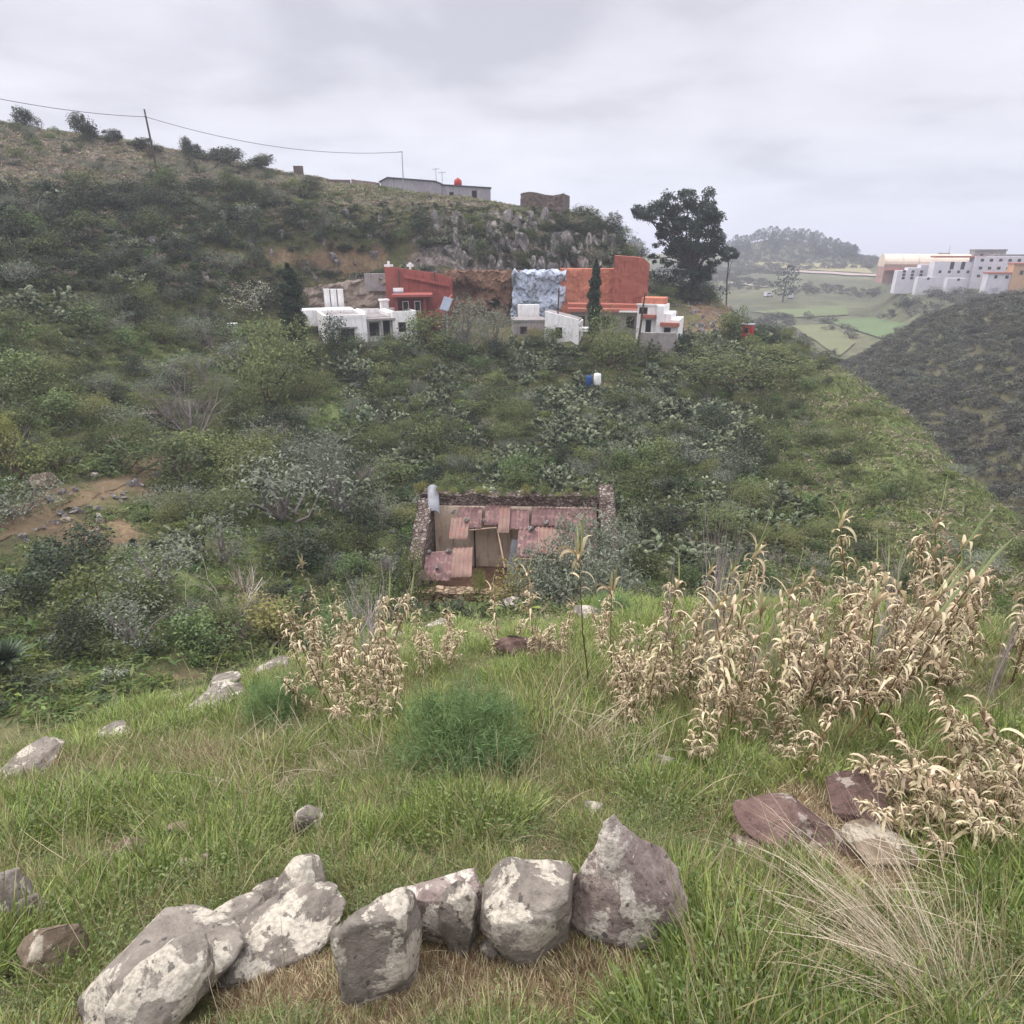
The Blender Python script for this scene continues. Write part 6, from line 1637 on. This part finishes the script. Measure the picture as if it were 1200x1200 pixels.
TUFTS = [tuft(900, (M_GRASS, M_DGRASS)), tuft(901, (M_GRASS, M_GRASS2), second=.4), tuft(902, (M_GRASS2, M_DGRASS), second=.35), tuft(903, (M_DGRASS, M_BROWN), second=.4, n=34, fan=.9, curl=(.2, 1.4)), tuft(904, (M_BROWN, M_DGRASS), second=.3, n=40, fan=1.3, h=.09, curl=(.5, 2.0)), weed(905, (M_WEED,)), weed(906, (M_GREYW_,), 70, .14), tuft(907, (M_DGRASS,), n=7, h=.32, w=.0022, fan=.4, curl=(.0, .5), nseg=5), tuft(908, (M_GRASS, M_GRASS2), n=56, h=.12, fan=.5, w=.0038)]
def near_grass():
    P_, R_, S_, I_ = [], [], [], []
    for k_ in range(78000):
        az = rnd.uniform(-.92, .92); r = 0.75 * (16.5 / .75) ** (rnd.random() ** .8)
        x, y = r * math.sin(az), r * math.cos(az); z = ground(x, y, BVHA)
        if z is None or z < zn(x, y) - 1.4: continue
        p = proj((x, y, z))
        if p is None or not (-150 < p[0] < 1350 and p[1] < 1420): continue
        q = fbm(x * .9, y * .9, 4); q2 = fbm(x * 2.6, y * 2.6, 8); s = inz(p, 's'); gz = inz(p, 'g'); d = inz(p, 'd')
        inr = False
        for (a, b, c, e_) in NEARROCK:
            if ((x - a) / (c * .85)) ** 2 + ((y - b) / (e_ * .85)) ** 2 < 1: inr = True; break
        if inr: continue
        t = rnd.random()
        if rnd.random() < s * 1.25: i = 4 if t < .6 else 3; sc = .55
        elif any(abs(x - a) < c * 1.1 and -.05 < (b - y) - e_ * .6 < .28 for (a, b, c, e_) in NEARROCK[:15]): i = rnd.choice((4, 4, 3, 0)); sc = .5
        elif q2 < -.3:
            if t < .45: continue
            i = rnd.choice((4, 5, 3, 6, 5)); sc = .6
        elif t < .06: i = 7; sc = rnd.uniform(.6, 1.15)
        elif rnd.random() < d * .8: i = rnd.choice((3, 2, 3, 7)); sc = 1.1
        elif q + .5 * gz > .12: i = rnd.choice((8, 0, 1, 1, 8, 0, 2, 5)); sc = 1.05
        elif q < -.2: i = rnd.choice((2, 3, 0, 6, 5, 0, 1)); sc = .75
        else: i = rnd.choice((0, 1, 2, 2, 0, 3, 2, 1, 5)); sc = .95
        sc *= rnd.uniform(.6, 1.3) * (1 + .45 * q + .35 * q2) * min(1.25, .85 + r * .03)
        P_.append((x, y, z)); R_.append((rnd.uniform(-.2, .2), rnd.uniform(-.2, .2), rnd.uniform(0, 6.28))); wd = sc * min(2.2, 1 + r * .06); S_.append((wd, wd, sc)); I_.append(i)
    print('GRASS', len(P_)); return gn_scatter('near_slope_grass', P_, R_, S_, I_, TUFTS)
near_grass()
# ------------------------------------------------------------------ sky, sun, haze, camera
SUN_EL, SUN_AZ = R(48), R(-62)       # azimuth measured from +Y (view) towards +X
w = bpy.data.worlds.new('World'); SC.world = w; w.use_nodes = True
nt = w.node_tree; N = nt.nodes; L = nt.links
bg = N['Background']; out = N['World Output']
sky = N.new('ShaderNodeTexSky'); sky.sky_type = 'NISHITA'; sky.sun_disc = False
sky.sun_elevation = SUN_EL; sky.sun_rotation = SUN_AZ; sky.altitude = 300; sky.dust_density = 2.0
L.new(sky.outputs[0], bg.inputs['Color']); bg.inputs['Strength'].default_value = 0.08
tc = N.new('ShaderNodeTexCoord'); sep = N.new('ShaderNodeSeparateXYZ'); L.new(tc.outputs['Generated'], sep.inputs[0])
def wm(op, a, b=0.0, clamp=False):
    nd = N.new('ShaderNodeMath'); nd.operation = op; nd.use_clamp = clamp
    for i, v in enumerate((a, b)):
        if isinstance(v, (int, float)): nd.inputs[i].default_value = v
        else: L.new(v, nd.inputs[i])
    return nd.outputs[0]
zc = wm('ADD', wm('MAXIMUM', sep.outputs[2], 0.0), 0.16)
comb = N.new('ShaderNodeCombineXYZ')
L.new(wm('DIVIDE', sep.outputs[0], zc), comb.inputs[0]); L.new(wm('DIVIDE', sep.outputs[1], zc), comb.inputs[1])
def wnoise(scale, detail, rough, off, dist=0.0):
    mp = N.new('ShaderNodeMapping'); L.new(comb.outputs[0], mp.inputs[0]); mp.inputs['Location'].default_value = off
    nd = N.new('ShaderNodeTexNoise'); L.new(mp.outputs[0], nd.inputs['Vector'])
    nd.inputs['Scale'].default_value = scale; nd.inputs['Detail'].default_value = detail; nd.inputs['Roughness'].default_value = rough; nd.inputs['Distortion'].default_value = dist
    return nd.outputs['Fac']
na = wnoise(0.55, 5, 0.5, (2.2, 0.6, 0)); nb = wnoise(1.7, 6, 0.5, (0.3, 4.1, 0), 0.3)
nmix = wm('ADD', wm('MULTIPLY', na, 0.65), wm('MULTIPLY', nb, 0.35))
rp = N.new('ShaderNodeValToRGB'); L.new(nmix, rp.inputs[0])
cr = rp.color_ramp; cr.elements[0].position = 0.40; cr.elements[0].color = (0.41, 0.405, 0.45, 1)
cr.elements[1].position = 0.60; cr.elements[1].color = (0.63, 0.625, 0.67, 1)
e = cr.elements.new(0.49); e.color = (0.54, 0.535, 0.585, 1)
# overcast sky: brighter towards the zenith
zen = wm('ADD', 1.0, wm('MULTIPLY', wm('POWER', wm('MAXIMUM', wm('SUBTRACT', sep.outputs[2], 0.28), 0.0), 1.0), 4.6))
hzf = wm('MULTIPLY', wm('SUBTRACT', 1.0, wm('MULTIPLY', sep.outputs[2], 6.5)), 0.6, True)
hm = N.new('ShaderNodeMix'); hm.data_type = 'RGBA'; L.new(hzf, hm.inputs[0]); L.new(rp.outputs[0], hm.inputs[6]); hm.inputs[7].default_value = (0.60, 0.645, 0.74, 1)
bc = N.new('ShaderNodeBackground'); L.new(hm.outputs[2], bc.inputs['Color']); L.new(zen, bc.inputs['Strength'])
mx = N.new('ShaderNodeMixShader'); mx.inputs[0].default_value = 0.9
L.new(bg.outputs[0], mx.inputs[1]); L.new(bc.outputs[0], mx.inputs[2]); L.new(mx.outputs[0], out.inputs['Surface'])

sl = bpy.data.lights.new('sun', 'SUN'); sl.energy = 1.5; sl.angle = R(14); sl.color = (1.0, 0.95, 0.88)
so = bpy.data.objects.new('sun', sl); COL.objects.link(so)
d = Vector((math.sin(SUN_AZ) * math.cos(SUN_EL), math.cos(SUN_AZ) * math.cos(SUN_EL), math.sin(SUN_EL)))
so.rotation_euler = d.to_track_quat('Z', 'Y').to_euler(); so.location = d * 60

mb = MB(); mb.box(-6200, 6200, -6200, 6200, -77, 60)
hz = bpy.data.materials.new('haze_air'); hz.use_nodes = True
hn = hz.node_tree.nodes; hn.remove(hn['Principled BSDF'])
pv = hn.new('ShaderNodeVolumePrincipled'); pv.inputs['Color'].default_value = (0.88, 0.91, 1.0, 1); pv.inputs['Density'].default_value = 0.00075
pv.inputs['Anisotropy'].default_value = 0.2
hz.node_tree.links.new(pv.outputs[0], hn['Material Output'].inputs['Volume'])
if HAZE: tag(mb.build('haze', hz), kind='stuff')

cam = bpy.data.cameras.new('camera'); co = bpy.data.objects.new('camera', cam); COL.objects.link(co)
cam.sensor_width = 36; cam.lens = 36 * FPX / 1200; cam.clip_start = 0.05; cam.clip_end = 20000
co.rotation_euler = (math.pi / 2 - PITCH, 0, 0)
SC.camera = co
SC.render.resolution_x = SC.render.resolution_y = 1024
SC.view_settings.view_transform = 'Standard'; SC.view_settings.look = 'None'
SC.view_settings.exposure = 0.6; SC.view_settings.gamma = 1.0
SC.cycles.use_denoising = True
try: SC.cycles.denoiser = 'OPENIMAGEDENOISE'
except Exception: pass
SC.cycles.max_bounces = 4; SC.cycles.diffuse_bounces = 2; SC.cycles.transmission_bounces = 3; SC.cycles.transparent_max_bounces = 8; SC.cycles.volume_bounces = 0
SC.cycles.use_adaptive_sampling = True; SC.cycles.adaptive_threshold = 0.02
